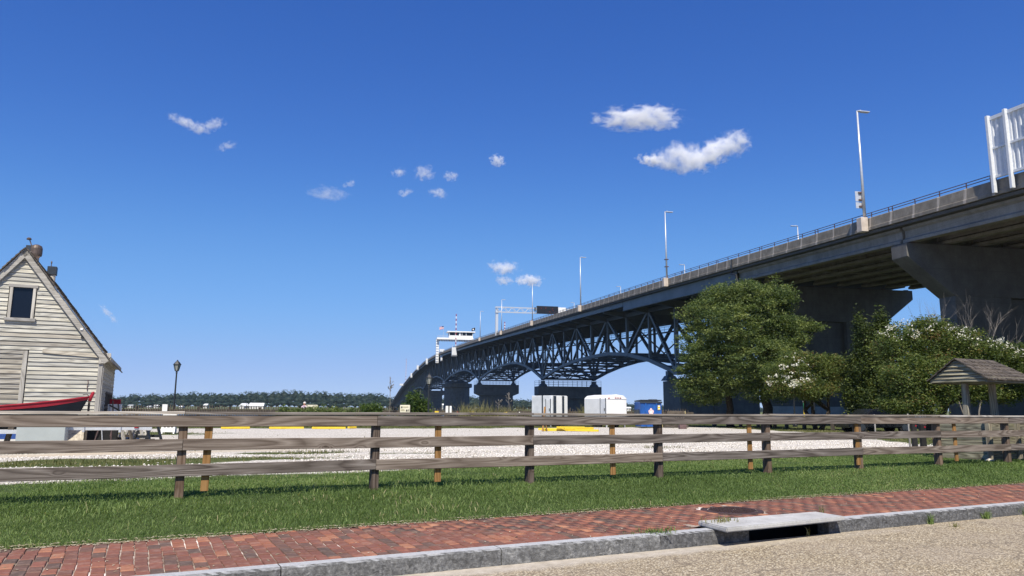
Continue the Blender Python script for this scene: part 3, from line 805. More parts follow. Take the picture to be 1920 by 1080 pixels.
for dz in (.22, .41): sweep('handrail', [(.175, dz - .022), (.225, dz - .022), (.225, dz + .022), (.175, dz + .022)], -30, 560, 4, M['rust'], bridge)
for dz in (.22, .41): sweep('handrail', [(DW - .225, dz - .022), (DW - .175, dz - .022), (DW - .175, dz + .022), (DW - .225, dz + .022)], -30, 400, 6, M['rust'], bridge)
b = MB()
L = LE
while L < 520: b.box(Bp(L, .2, PT(L) + .21), (.07, .07, .42)); L += PL * 1.5
b.build('rail_posts', M['rust'], bridge, kind='stuff')
# concrete beam spans (pier B at 57.3, joint at 82.6)
LB, LA = 57.0, 83.6
IPR = [(-.30, 0), (.30, 0), (.30, -.18), (.11, -.30), (.11, -.86), (.33, -1.02), (.33, -1.24), (-.33, -1.24), (-.33, -1.02), (-.11, -.86), (-.11, -.30), (-.30, -.18)]
for (a, c) in ((-42, 16), (16.3, LB - .15), (LB + .15, LJ)):
    for q in range(8):
        j = .95 + q * (DW - 1.9) / 7
        sweep('concrete_beam', [(j + u, -1.335 + v) for u, v in IPR], a, c, 30, M['girder'], bridge)
    for f in (.33, .66):
        L = a + (c - a) * f
        for q in range(7):
            j = .95 + (q + .5) * (DW - 1.9) / 7
            b = MB().box(Bp(L, j, PT(L) - 1.95), (2.7, .25, .8), Matrix.Rotation(ang - math.pi / 2, 3, 'Z')); b.build('diaphragm', M['girder'], bridge)
RZ = Matrix.Rotation(ang - math.pi / 2, 3, 'Z')                 # local x = across bridge, y = along
# hammerhead piers
def hammer(Lc, zc, full=True, base_light=False):
    p = link('pier', None, bridge)
    zt = zc
    f = lambda u, v, w: Bp(Lc + w, u, v)
    poly = [(.3, zt), (DW - .3, zt), (DW - .3, zt - 1.05), (DW - 4.2, zt - 3.95), (4.2, zt - 3.95), (.3, zt - 1.05)]
    MB().prism(poly, f, -.85, .85).build('cap', M['conc'], p, bevel=.03)
    z0 = -.6
    for j0, j1, ww in ((4.2, 9.2, .80), (14.1, DW - 4.2, .80), (9.2, 14.1, .25)):
        if base_light:
            MB().prism([(j0, zt - 3.9), (j1, zt - 3.9), (j1, 2.0), (j0, 2.0)], f, -ww, ww).build('shaft', M['conc'], p)
            MB().prism([(j0 - (.04 if ww > .5 else 0), 2.0), (j1 + (.04 if ww > .5 else 0), 2.0), (j1 + (.04 if ww > .5 else 0), z0), (j0 - (.04 if ww > .5 else 0), z0)], f, -ww - .04, ww + .04).build('base_wall', M['conc_light'], p)
        else:
            MB().prism([(j0, zt - 3.9), (j1, zt - 3.9), (j1, z0), (j0, z0)], f, -ww, ww).build('shaft', M['conc'], p)
    for q in range(8):
        j = .95 + q * (DW - 1.9) / 7
        b = MB().box(Bp(Lc - .5, j, zt + .04), (.5, .4, .10), RZ).box(Bp(Lc + .5, j, zt + .04), (.5, .4, .10), RZ); b.build('bearing', M['rust'], p)
    return p
hammer(LB, PT(LB) - 2.68)
hammer(LA + .4, PT(LA) - 2.68, base_light=True)
hammer(15.5, PT(15.5) - 2.68)
# small drain downpipe at the joint
b = MB().path([Bp(LJ, -.03, PT(LJ) - .05), Bp(LJ, -.03, PT(LJ) - 1.2)], .07).path([Bp(LJ + .5, .3, PT(LJ) - 1.3), Bp(LJ + .4, .1, PT(LJ) - 1.6), Bp(LJ - .6, .1, PT(LJ) - 1.9), Bp(LJ - .7, .15, PT(LJ) - 2.7)], .12)
b.build('downpipe', M['black_metal'], bridge)

# --- truss spans
PIER_L = [109.4, 191.2, 294.2, 416, 557, 675, 777, 866, 948, 1030]
PIER_Z = [6.9, 9.2, 12.7, 16.6, 16.2, 12.6, 9.8, 6.6, 3.6, 0.8]
CROWN = [11.9, 15.6, 19.0, 21.4, 18.6, 14.4, 11.0, 7.6, 4.6]
NPAN = [8, 10, 12, 14, 12, 10, 8, 8, 8]
TOPD = 2.55
def chord_z(i, f):
    zp0, zp1, zc = PIER_Z[i], PIER_Z[i + 1], CROWN[i]
    t = 1 - abs(2 * f - 1); zp = zp0 if f < .5 else zp1
    return zp + (zc - zp) * (1 - (1 - min(1, t * 1.18)) ** 1.9)
# plate girder fascia from joint to first panel point, then shallower stringer
sweep('fascia_girder', [(.62, -1.33), (.70, -1.33), (.70, -2.75), (.85, -2.75), (.85, -2.79), (.47, -2.79), (.47, -2.75), (.62, -2.75)], LJ + .2, 119.6, 9, M['fascia'], bridge)
sweep('fascia_stringer', [(.62, -1.33), (.70, -1.33), (.70, -2.06), (.82, -2.06), (.82, -2.10), (.50, -2.10), (.50, -2.06), (.62, -2.06)], 119.8, 1108, 9, M['fascia'], bridge)
sweep('fascia_stringer', [(DW - .70, -1.33), (DW - .62, -1.33), (DW - .62, -2.1), (DW - .70, -2.1)], LJ + .2, 1108, 9, M['steel_shaded'], bridge)
for q in range(9):
    j = 2.4 + q * (DW - 4.8) / 8
    sweep('stringer', [(j - .15, -1.33), (j + .15, -1.33), (j + .15, -1.95), (j - .15, -1.95)], LJ + .2, 620, 16, M['steel_shaded'], bridge)
def floorbeam(L, parent):
    z = PT(L); f = lambda u, v, w: Bp(L + w, u, v)
    MB().prism([(.72, z - 1.96), (DW - .72, z - 1.96), (DW - .72, z - 2.25), (JB, z - 3.0), (JB - 1.5, z - 3.15), (JT + 1.5, z - 3.15), (JT, z - 3.0), (.72, z - 2.25)], f, -.05, .05).prism([(.72, z - 2.25), (JT, z - 3.0), (JT, z - 3.06), (.72, z - 2.31)], f, -.22, .22).build('floor_beam', M['steel'], parent)
floorbeam(LJ + 1.2, bridge)
def lattice(b, a, c, w, h, gap):                # laced box member: two plates with battens
    a, c = Vector(a), Vector(c); d = (c - a); n = d.length; d.normalize()
    sd = BN.copy(); sd = (sd - d * sd.dot(d)).normalized(); u = d.cross(sd)
    for sg in (-1, 1):
        b.beam(a + sd * sg * w / 2, c + sd * sg * w / 2, .07, h, sd)
    m = max(2, int(n / gap))
    for q in range(m + 1):
        p = a + d * (n * q / m)
        lo, hi = p - d * gap * .27, p + d * gap * .27
        for sg in (-1, 1): b.beam(lo + u * sg * h * .44, hi + u * sg * h * .44, w - .07, .04, sd)
def member(name, a, c, w, h, m, parent, lace=False, coll=None):
    b = coll if coll is not None else MB()
    if lace: lattice(b, a, c, w, h, .95)
    else: b.beam(a, c, w, h, BN)
    if coll is None: return b.build(name, m, parent)
for i in range(len(NPAN)):
    n = NPAN[i]; L0, L1 = PIER_L[i], PIER_L[i + 1]
    span = link('truss_span', None, bridge)
    near = i < 4
    for side, j in ((0, JT), (1, JB)):
        coll = None if (near and (side == 0 or i < 1)) else MB()
        mt = M['steel'] if side == 0 else M['steel_shaded']
        bot = [Bp(L0 + (L1 - L0) * q / n, j, chord_z(i, q / n)) for q in range(n + 1)]
        top = [Bp(L0 + (L1 - L0) * q / n, j, PT(L0 + (L1 - L0) * q / n) - TOPD) for q in range(n + 1)]
        for q in range(n):
            member('bottom_chord', bot[q], bot[q + 1], .55, .62, mt, span, False, coll)
            member('top_chord', top[q], top[q + 1], .50, .55, mt, span, False, coll)
            if q % 2 == 0: member('diagonal', bot[q] , top[q + 1], .44, .46, mt, span, i < 2, coll)
            else: member('diagonal', top[q], bot[q + 1], .44, .46, mt, span, i < 2, coll)
        for q in range(n + 1 if i == len(NPAN) - 1 else n):
            if i > 0 or q > 0 or True: member('vertical', bot[q], top[q], .42, .44, mt, span, i == 0 and q == 0, coll)
        if coll is None:
            for q in range(n + 1):
                if q % 2 == 0:
                    MB().box(bot[q] + Vector((0, 0, .35)), (.62, 1.7, 1.3), RZ, .75).build('gusset', mt, span)
        if coll is not None: coll.build('truss', mt, span, kind='stuff')
    for q in range(n + 1):
        if q < n or i == len(NPAN) - 1: floorbeam(L0 + (L1 - L0) * q / n, span)
    b = MB()                                     # lateral and sway bracing between the trusses
    for q in range(n + 1):
        L = L0 + (L1 - L0) * q / n; zb = chord_z(i, q / n); zt = PT(L) - TOPD
        b.beam(Bp(L, JT, zb), Bp(L, JB, zb), .3, .45, BU)
        jm = (JT + JB) / 2
        if q % 2 == 0 and zt - zb > 3:
            b.beam(Bp(L, JT, zt - .6), Bp(L, jm, zb + .3), .18, .2, BU); b.beam(Bp(L, JB, zt - .6), Bp(L, jm, zb + .3), .18, .2, BU)
        if q < n:
            La = L0 + (L1 - L0) * (q + 1) / n; za = chord_z(i, (q + 1) / n)
            b.beam(Bp(L, JT, zb), Bp(La, JB, za), .22, .18, BN); b.beam(Bp(L, JB, zb), Bp(La, JT, za), .22, .18, BN)
            if i < 3:
                Lm = (L + La) / 2; zm = (zb + za) / 2
                b.beam(Bp(Lm, JT, zm), Bp(Lm, JB, zm), .18, .25, BU)
                for jj in (8.3, 11.65, 15): b.beam(Bp(L, jj, zb), Bp(La, jj, za), .14, .2, BN)
    b.build('bracing', M['steel_shaded'], span, kind='stuff')
    if i < 3:                                    # inspection walkway inside the truss
        b = MB()
        for q in range(n * 2):
            La, Lb = L0 + (L1 - L0) * q / n / 2, L0 + (L1 - L0) * (q + 1) / n / 2
            za, zb = PT(La) - 4.6, PT(Lb) - 4.6
            b.beam(Bp(La, 16.6, za), Bp(Lb, 16.6, zb), 1.0, .16, BN)
            for dz in (.55, 1.05):
                for jj in (16.15, 17.05): b.beam(Bp(La, jj, za + dz), Bp(Lb, jj, zb + dz), .05, .05, BN)
            for jj in (16.15, 17.05): b.beam(Bp(La, jj, za), Bp(La, jj, za + 1.05), .05, .05)
        b.build('walkway', M['steel_shaded'], span, kind='stuff')

# --- river piers
def wall_pier(L, zt, j0, j1, half, cap=None, rail=False, slim=0):
    p = link('pier', None, bridge)
    f = lambda u, v, w: Bp(L + w, u, v)
    z0 = -5
    if cap:
        c0, c1, ch = cap
        MB().prism([(c0, zt), (c1, zt), (c1, zt - ch), (j1, zt - ch - .9), (j0, zt - ch - .9), (c0, zt - ch)], f, -half - .6, half + .6).build('cap', M['conc'], p, bevel=.04)
        MB().prism([(j0, zt - ch - .85), (j1, zt - ch - .85), (j1, z0), (j0, z0)], f, -half, half).build('shaft', M['conc'], p, bevel=.05)
    else:
        MB().prism([(j0, zt), (j1, zt), (j1, z0), (j0, z0)], f, -half, half).build('shaft', M['conc'], p, bevel=.04)
        MB().prism([(j0 + .5, zt + .004), (j1 - .5, zt + .004), (j1 - .5, zt + .3), (j0 + .5, zt + .3)], f, -half + .5, half - .5).build('bearing_seat', M['conc'], p)
    for j in (JT, JB):
        b = MB().box(Bp(L, j, zt + .35), (2.0, 2.0, .7), RZ, .6).box(Bp(L, j, zt + .95), (.9, .9, .9), RZ); b.build('bearing', M['steel'], p)
    if rail:
        b = MB()
        for sg in (-1, 1):
            Lr = L + sg * (half + .5)
            for dz in (.5, 1.0, 1.45): b.beam(Bp(Lr, cap[0] + .1, zt + dz), Bp(Lr, cap[1] - .1, zt + dz), .06, .06, BU)
            nn = 13
            for q in range(nn + 1):
                j = cap[0] + .1 + (cap[1] - cap[0] - .2) * q / nn; b.beam(Bp(Lr, j, zt), Bp(Lr, j, zt + 1.5), .06, .06, BU)
        b.build('railing', M['steel'], p)
    return p
wall_pier(112.2, 5.85, 5.2, 17.6, 3.1)
wall_pier(191.2, 7.3, 5.3, 17.6, 1.7, (3.3, 19.6, 2.1), True)
wall_pier(294.2, 11.0, 5.2, 17.8, 2.0, (3.2, 20, 3.3), True)
def round_pier(L, zt, r, capr, zcap):
    p = link('pier', None, bridge)
    c = Bp(L, (JT + JB) / 2, 0)
    MB().lathe([(r, -5), (r, zt - zcap + .05)], c, 28).build('shaft', M['conc'], p)
    MB().lathe([(r + .05, zt - zcap - .3), (capr, zt - zcap), (capr, zt - .3), (capr - .2, zt)], c, 28).build('cap', M['conc'], p)
    MB().lathe([(capr - 2, zt + .004), (capr - 2, zt + .9), (capr - 2.6, zt + 1.3)], c, 28).build('turntable', M['steel'], p)
round_pier(416, 15.4, 6.9, 8.2, 2.0)
wall_pier(557, 15.0, 5, 18.4, 3.2, (2.4, 21, 2.6))
for q in range(5, 10): wall_pier(PIER_L[q], PIER_Z[q] - 1.4, 4.6, 18.6, 2.2)

# ================================================================== ON THE BRIDGE
def light_pole(L, j, H, inward, label, sign=False, collars=False):
    z = PT(L)
    t = thing('bridge_light_pole', label, 'light pole', Bp(L, j, z), ang, 'light poles along the bridge')
    sgn = -1 if inward > 0 else 1
    MB().tube((0, 0, .04), (0, 0, H), .13, .065, 10).build('pole', M['galv'], t, smooth=True)
    MB().box((0, sgn * .55, H - .02), (.26, 1.15, .09)).box((0, sgn * .75, H - .05), (.34, .7, .06)).box((0, sgn * .3, H + .06), (.1, .12, .1)).build('lamp_head', M['galv'], t, bevel=.02)
    MB().box((0, -sgn * .26, -.55), (.62, .62, 1.18)).box((.0, -sgn * .30, -1.03), (.40, .40, .30)).build('base', M['pilaster'], t, bevel=.03)
    MB().box((0, 0, .06), (.34, .34, .05)).build('base_plate', M['rust'], t)
    if sign:
        MB().box((.17, -sgn * .3, 1.9), (.035, .62, .85)).box((.17, -sgn * .3, 1.15), (.035, .62, .5)).build('sign_plate', M['galv'], t)
        b = MB()
        for zz in (1.05, 1.6, 2.2): b.box((.08, -sgn * .1, zz), (.12, .5, .1))
        b.build('bracket', M['rust'], t)
    if collars:
        b = MB()
        for zz in (1.6, 2.6): b.box((0, 0, zz), (.5, .5, .06))
        b.build('collar', M['rust'], t)
    return t
lbl = ['tall galvanised light pole with sign plates clamped on it, nearest on the bridge edge', 'light pole with two small collars on the left edge above the tree', 'plain light pole on the left edge right of the message sign', 'light pole on the left edge in front of the sign gantry', 'light pole on the left edge just right of the gantry leg', 'light pole on the left edge beside the black flag']
for q in range(6): light_pole(60.2 + 40.35 * q, -.02, 9.25, 1, lbl[q], q == 0, q == 1)
for q, (L, tx) in enumerate(((106, 'short visible light pole top beyond the handrail between the two nearest poles'), (146, 'light pole top poking over the handrail left of the joint'), (184, 'tiny light pole top on the far edge beyond the message sign'), (226, 'faint light pole on the far edge behind the gantry'))):
    light_pole(L, DW + .02, 9.6, -1, tx)
# white noise screen at the right edge of the picture
sg = thing('white_screen', 'white corrugated steel screen bolted to the bridge parapet', 'screen', Bp(47.3, -.26, PT(47.3)), ang)
bsl = (PT(48) - PT(40)) / 8
xs = [0, -1.35, -3.35, -5.35, -7.35, -9.35, -11.35]
for x in xs: MB().box((x, -.02, 1.65 + x * bsl), (.20, .24, 5.2)).build('post', M['white_steel'], sg, bevel=.012)
for a, c in zip(xs[:-1], xs[1:]):
    for z0, z1 in ((.22, 1.95), (2.1, 3.95)):
        b = MB(); w = a - .1 - (c + .1); nrib = max(3, int(w / .36))
        for q in range(nrib):
            x0 = a - .1 - w * q / nrib; x1 = x0 - w / nrib; d0 = x0 - (x0 - x1) * .32; d1 = x0 - (x0 - x1) * .5; d2 = x0 - (x0 - x1) * .82
            k0, k1 = x0 * bsl, x1 * bsl
            for (p, yp), (r_, yr) in (((x0, -.10), (d0, -.10)), ((d0, -.10), (d1, .0)), ((d1, .0), (d2, .0)), ((d2, .0), (x1, -.10))):
                b.add([(p, -yp - .24, z0 + p * bsl), (r_, -yr - .24, z0 + r_ * bsl), (r_, -yr - .24, z1 + r_ * bsl), (p, -yp - .24, z1 + p * bsl), (p, -yp - .28, z0 + p * bsl), (r_, -yr - .28, z0 + r_ * bsl), (r_, -yr - .28, z1 + r_ * bsl), (p, -yp - .28, z1 + p * bsl)], [(0, 1, 2, 3), (7, 6, 5, 4), (0, 3, 7, 4), (1, 5, 6, 2), (3, 2, 6, 7), (0, 4, 5, 1)])
        b.build('corrugated_panel', M['white_steel'], sg)
    for zz, hh in ((.13, .17), (2.02, .14), (4.05, .22)):
        b = MB(); b.add([(a - .1, -.24 + dy, zz + dz2 + a * bsl) for dy in (0, .17) for dz2 in (-hh / 2, hh / 2)] + [(c + .1, -.24 + dy, zz + dz2 + c * bsl) for dy in (0, .17) for dz2 in (-hh / 2, hh / 2)], [(0, 1, 3, 2), (4, 6, 7, 5), (0, 4, 5, 1), (2, 3, 7, 6), (1, 5, 7, 3), (0, 2, 6, 4)])
        b.build('rail', M['white_steel'], sg)
# sign gantry with message board
Lg = 231; zg = PT(Lg)
gt = thing('sign_gantry', 'steel lattice sign gantry spanning the bridge deck', 'gantry', Bp(Lg, .2, zg), ang - math.pi / 2)
for x in (0, DW - .4): MB().box((x, 0, 3.3), (.8, .7, 8.4)).build('leg', M['galv'], gt)
for zz in (6.4, 7.9):
    for yy in (-.7, .7): MB().beam((-.5, yy, zz), (DW, yy, zz), .16, .16).build('chord', M['galv'], gt)
b = MB()
for q in range(18):
    x0, x1 = -.4 + q * 1.3, -.4 + (q + 1) * 1.3
    for yy in (-.7, .7): b.beam((x0, yy, 6.4 if q % 2 else 7.9), (x1, yy, 7.9 if q % 2 else 6.4), .10, .10)
b.build('lacing', M['galv'], gt, kind='stuff')
mb = thing('message_board', 'dark electronic message board hung on the gantry', 'message sign', Bp(Lg - .9, 12.6, zg + 6.25), ang - math.pi / 2)
MB().box((3.3, 0, 1.15), (6.8, .6, 2.3)).build('case', M['bin_dark'], mb, bevel=.04)
MB().box((3.3, -.32, 1.15), (6.4, .05, 2.0)).build('screen', M['screen'], mb)
b = MB()
rl = random.Random(3)
for x, z in ((1.2, 1.65), (1.35, 1.5), (2.6, 1.6), (2.75, 1.72), (4.9, 1.6), (4.8, 1.4), (5.1, .95), (3.9, .55), (4.1, .5)): b.box((x, -.35, z), (.16, .02, .12))
b.build('led_dots', M['led'], mb)
MB().box((8.0, .4, 1.2), (2.4, .9, 1.7)).build('cabinet', M['white'], mb)
MB().box((-.6, 0, 1.2), (.35, .5, 1.3)).build('side_panel', M['bin_dark'], mb)
# bridge operator house on its portal
Lh = 405; zh = PT(Lh)
ho = thing('control_house', 'white bridge control house with long windows on a portal above the roadway', 'control house', Bp(Lh, -.6, zh), ang - math.pi / 2)
MB().box((0, 0, 1.0), (1.5, 1.6, 12.4)).build('column', M['white'], ho)
MB().box((DW + 1.2, 0, 1.0), (1.5, 1.6, 12.4)).build('column', M['white'], ho)
b = MB()
for q in range(9): b.box((-.1, -.95, -4.4 + q * 1.35), (1.3, .25, .18))
b.build('ladder', M['galv'], ho)
MB().box((9.2, 0, 7.6), (19.5, 6.0, 1.0)).build('platform', M['white'], ho, bevel=.05)
b = MB()
for q in range(12): b.box((1.2 + q * 1.35, -.4, 6.75), (.8, 4.2, .55))
b.build('joists', M['white'], ho)
MB().box((12.3, 0, 8.75), (12.6, 5.2, 1.3)).build('wall', M['white'], ho)
MB().box((12.3, 0, 10.2), (12.5, 5.1, 1.7)).build('window_band', M['glass'], ho)
b = MB()
for x in (6.05, 9.2, 11.6, 12.8, 15, 18.5):
    for yy in (-2.58, 2.58): b.box((x, yy, 10.2), (.28 if x != 11.6 else .9, .12, 1.74))
b.build('mullion', M['white'], ho)
MB().box((12.3, 0, 11.35), (15.0, 6.6, .6)).build('roof', M['white'], ho, bevel=.06)
b = MB()
for x in np.arange(0, 5.6, 1.1): b.beam((x, -2.9, 8.1), (x, -2.9, 9.2), .08, .08)
b.beam((-.3, -2.9, 9.2), (5.9, -2.9, 9.2), .08, .08).beam((-.3, -2.9, 8.7), (5.9, -2.9, 8.7), .08, .08)
b.build('railing', M['galv'], ho)
def flag(name, label, base, H, parts):
    t = thing(name, label, 'flag', base, 0)
    MB().tube((0, 0, 0), (0, 0, H), .07, .05, 6).build('pole', M['galv'], t)
    for nm, mt, x0, x1, z0, z1 in parts:
        b = MB(); n = 6
        for i in range(n + 1):
            f_ = i / n; x = -(x0 + (x1 - x0) * f_); w = .18 * math.sin(x * 2.2); dr_ = -.30 * abs(x)
            for yy in (-.012, .012):
                b.v += [(x, w + yy, H - z0 + dr_ - .1), (x, w + yy, H - z1 + dr_ - .1)]
        for i in range(n):
            a = i * 4; b.f += [(a, a + 1, a + 5, a + 4), (a + 2, a + 6, a + 7, a + 3), (a, a + 4, a + 6, a + 2), (a + 1, a + 3, a + 7, a + 5)]
        b.f += [(0, 2, 3, 1), (n * 4, n * 4 + 1, n * 4 + 3, n * 4 + 2)]
        b.build(nm, mt, t)
hb = lambda x, y, z: Bp(Lh, -.6, zh) + BN * x + BU * y + Vector((0, 0, z))
stripes = [('stripe', M['red_flag'] if k % 2 == 0 else M['white'], (0 if k > 2 else .95), 2.3, k * .21, (k + 1) * .21) for k in range(7)]
flag('striped_flag', 'red and white striped flag with a dark blue corner on the control house deck', hb(3.2, 0, 8.1), 6.6, stripes + [('canton', M['blue_flag'], 0, .93, 0, .63)])
flag('black_flag', 'black flag with a white emblem flying right of the control house', hb(20.2, 0, 8.0), 6.3, [('cloth', M['black_cloth'], 0, 1.9, 0, 1.5), ('emblem', M['white'], .75, 1.35, .45, 1.05)])
def mast(label, p, H, w):
    t = thing('lattice_mast', label, 'antenna mast', p, .3)
    nseg = 18
    for q in range(nseg):
        b = MB(); z0, z1 = H * q / nseg, H * (q + 1) / nseg
        for k in range(3):
            a = k * 2.0944; x, y = math.cos(a) * w, math.sin(a) * w; x2, y2 = math.cos(a + 2.0944) * w, math.sin(a + 2.0944) * w
            b.beam((x, y, z0), (x, y, z1), w * .42, w * .42); b.beam((x, y, z0), (x2, y2, z1), w * .22, w * .22)
        b.build('section', M['red'] if q % 2 else M['white'], t)
mast('red and white lattice mast rising behind the control house', Bp(392, 7.6, PT(392) - 2), 22, .26)
mast('red and white lattice mast left of the gantry leg on the far side', Bp(330, 21.5, PT(330) + .2), 11, .22)
mast('thin red mast on the far end of the bridge', Bp(730, 2, PT(730) - .5), 24, .22)
# small white equipment on the bridge edge
for L, j, dz, sx, sz, lb in ((330, -.6, -2.2, 2.2, 4.6, 'white equipment cabinet hung on the bridge edge right of the control house'), (382, -.5, .4, 2.4, 1.6, 'white cabinet on the bridge edge under the control house'), (384, -.5, -3.4, .9, 3.0, 'small white box hanging below the bridge edge'), (470, -.5, -1.2, 1.2, 4.5, 'pale box on the bridge edge left of the portal column'), (545, -.4, -.5, 1.6, 4.0, 'grey box clamped to the far bridge edge'), (612, -.4, -1.5, 1.5, 4.5, 'pale downpipe box near the far end of the bridge'), (735, -1.2, -.6, 4.0, 2.4, 'pale wide box near the bridge end below the thin mast')):
    t = thing('equipment_box', lb, 'equipment box', Bp(L, j, PT(L) + dz), ang - math.pi / 2)
    MB().box((0, 0, 0), (sx, 1.1, sz * .72)).build('cabinet', M['offwhite'], t, bevel=.05)
    MB().box((0, .2, -sz * .43), (sx * 1.15, 1.5, .18)).box((-sx * .4, .2, sz * .42), (.12, .12, sz * .3)).build('bracket', M['galv'], t)
#PART3
# ================================================================== HOUSE
HA = R(25)
hw = Vector((math.cos(HA), math.sin(HA), 0)); hn = Vector((-math.sin(HA), math.cos(HA), 0))
hc = at(189, 720, 25.0); hc.z = .12
def on_wall(px, py):                              # photograph pixel -> (x, z) on the front wall
    d = at(px, py, 1) - Vector((0, 0, HC)); k = hn.dot(hc) / hn.dot(d)
    q = Vector((0, 0, HC)) + d * k - hc
    return q.dot(hw), q.z
house = thing('clapboard_house', 'weathered white clapboard house with a steep gable and one dark attic window', 'house', hc, HA)
XA, ZA = on_wall(50, 466)
ZE = on_wall(189, 661)[1]
SL = (ZA - ZE) / (0 - XA)                          # roof slope
XL = 2 * XA
def xspan(z):
    if z <= ZE: return XL, 0.0
    w = (ZA - z) / SL
    return XA - w, XA + w
wx0, wz1 = on_wall(25, 538); wx1, wz0 = on_wall(58, 597)
zb = on_wall(120, 660)[1]
xd = on_wall(45, 690)[0]
MB().add([(XL, .06, 0), (0, .06, 0), (0, .06, ZE), (XA, .06, ZA - .05), (XL, .06, ZE)], [(0, 1, 2, 3, 4)]) if False else None
b = MB(); b.add([(XL + .02, .05, 0), (-.02, .05, 0), (-.02, .05, ZE), (XA, .05, ZA - .1), (XL + .02, .05, ZE)], [(0, 1, 2, 3, 4)])
b.build('wall', M['dark'], house)  # black backing sheet, shade behind the boards put into its colour
def clap(x0, x1, z, ex, mt, x0t=None, x1t=None, tilt=0, yb=0.0):
    x0t = x0 if x0t is None else x0t; x1t = x1 if x1t is None else x1t
    n = max(2, int((x1 - x0) / .5)); b = MB(); sag = [random.uniform(-.006, .006) for _ in range(n + 1)]
    cx = (x0 + x1) / 2
    for i in range(n + 1):
        f = i / n; xb = x0 + (x1 - x0) * f - cx; xt = x0t + (x1t - x0t) * f - cx; dz = sag[i] + tilt * (f - .5)
        b.v += [(xb, -.036 + yb, dz), (xt, .002 + yb, ex + .022 + dz), (xt, .016 + yb, ex + .022 + dz), (xb, -.008 + yb, dz)]
    for i in range(n):
        for k in range(4): b.f.append((i * 4 + k, i * 4 + (k + 1) % 4, i * 4 + 4 + (k + 1) % 4, i * 4 + 4 + k))
    b.f += [(0, 3, 2, 1), (n * 4, n * 4 + 1, n * 4 + 2, n * 4 + 3)]
    o = b.build('clapboard', mt, house); o.location = (cx, 0, z); return o
z = zb + .03; EX = .139
while z < ZA - .22:
    a, c = xspan(z); at_, ct_ = xspan(z + EX)
    a += .10; c -= .10; at_ += .10; ct_ -= .10
    if z < ZE: a, c, at_, ct_ = XL, -.02, XL, -.02
    mt = M['clap'] if random.random() < .85 else M['clap_grey']
    if z + EX > wz0 - .02 and z < wz1 - .03:
        clap(a, wx0 - .10, z, EX, mt, at_, wx0 - .10); clap(wx1 + .10, c, z, EX, mt, wx1 + .10, ct_)
    else:
        cut = random.uniform(a * .7 + c * .3, a * .3 + c * .7) if random.random() < .3 and c - a > 2 else None
        if cut is None: clap(a, c, z, EX, mt, at_, ct_)
        else: clap(a, cut - .003, z, EX, mt, at_, cut - .003); clap(cut + .003, c, z + .004, EX, mt, cut + .003, ct_)
    z += EX
z = .25
while z < zb - .05:
    clap(xd + .09, -.10, z, .138, M['clap']); z += .138
z = .28
while z < zb - .05:
    clap(XL, xd - .07, z, .158, M['clap_grey']); z += .158
o = clap(on_wall(80, 660)[0], -.12, zb - .10, .10, M['clap_grey'], tilt=-.10, yb=-.03); o.name = 'loose_board'
MB().box((xd, -.035, zb / 2 + .05), (.13, .05, zb - .1)).build('door_post', M['trim'], house, bevel=.006)
MB().box((-.055, -.035, ZE / 2 - .05), (.13, .05, ZE - .15)).build('corner_board', M['trim'], house, bevel=.006)
MB().box((.028, .045, ZE / 2 - .05), (.03, .13, ZE - .15)).build('corner_board', M['trim'], house, bevel=.006)
win = MB().box(((wx0 + wx1) / 2, .015, (wz0 + wz1) / 2), (wx1 - wx0, .02, wz1 - wz0)).build('window', M['glass'], house)
for nm, c, sz in (('frame', (wx0 - .03, -.035, (wz0 + wz1) / 2), (.085, .06, wz1 - wz0 + .1)), ('frame', (wx1 + .03, -.035, (wz0 + wz1) / 2), (.085, .06, wz1 - wz0 + .1)), ('frame', ((wx0 + wx1) / 2, -.04, wz1 + .045), (wx1 - wx0 + .24, .07, .10)), ('sill', ((wx0 + wx1) / 2, -.055, wz0 - .06), (wx1 - wx0 + .28, .10, .10))):
    MB().box(c, sz).build(nm, M['trim'] if sz[2] > .3 else M['trim_x'], win, bevel=.006)
# rakes, roof, eave
an = math.atan(SL)
for sg_ in (-1, 1):
    lo = Vector((XA + sg_ * (-XA + .20), -.10, ZA - SL * (-XA + .20))); hi = Vector((XA, -.10, ZA))
    dv = (lo - hi).normalized(); up_ = Vector((-dv.z, 0, dv.x)) * (1 if dv.x * 1 > 0 else -1); up_ = up_ if up_.z > 0 else -up_
    b = MB().prism([(0, -.20), (0, -.01), ((lo - hi).length, -.01), ((lo - hi).length, -.20)], lambda u, v, w, hi=hi, dv=dv, up_=up_: hi + dv * u + up_ * v + Vector((0, w, 0)), -.03, .03)
    b.build('rake_board', M['trim_x'], house, bevel=.006)
    nrow = 26; Ls = (lo - hi).length + .08
    for q in range(nrow):
        u0, u1 = Ls * q / nrow, Ls * (q + 1) / nrow + .04
        b = MB().prism([(u0, .0), (u0, .018), (u1, .045 + random.uniform(-.008, .01)), (u1, .0)], lambda u, v, w, hi=hi, dv=dv, up_=up_: hi + dv * u + up_ * v + Vector((0, w, 0)), -.09 + random.uniform(-.03, .01), 7.7)
        b.build('shingle_course', M['shingle'], house)
    if sg_ == 1:
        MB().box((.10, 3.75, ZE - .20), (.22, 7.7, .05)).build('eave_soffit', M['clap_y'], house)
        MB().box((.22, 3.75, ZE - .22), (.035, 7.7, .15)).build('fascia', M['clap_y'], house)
        b = MB().prism([(0, 0), (.28, 0), (.30, -.10), (.22, -.20), (.12, -.21), (.08, -.33), (-.06, -.36), (-.06, .12), (0, .12)], lambda u, v, w: Vector((u - .06, w, ZE - .02 + v)), -.12, -.045)
        b.build('bracket', M['trim'], house)
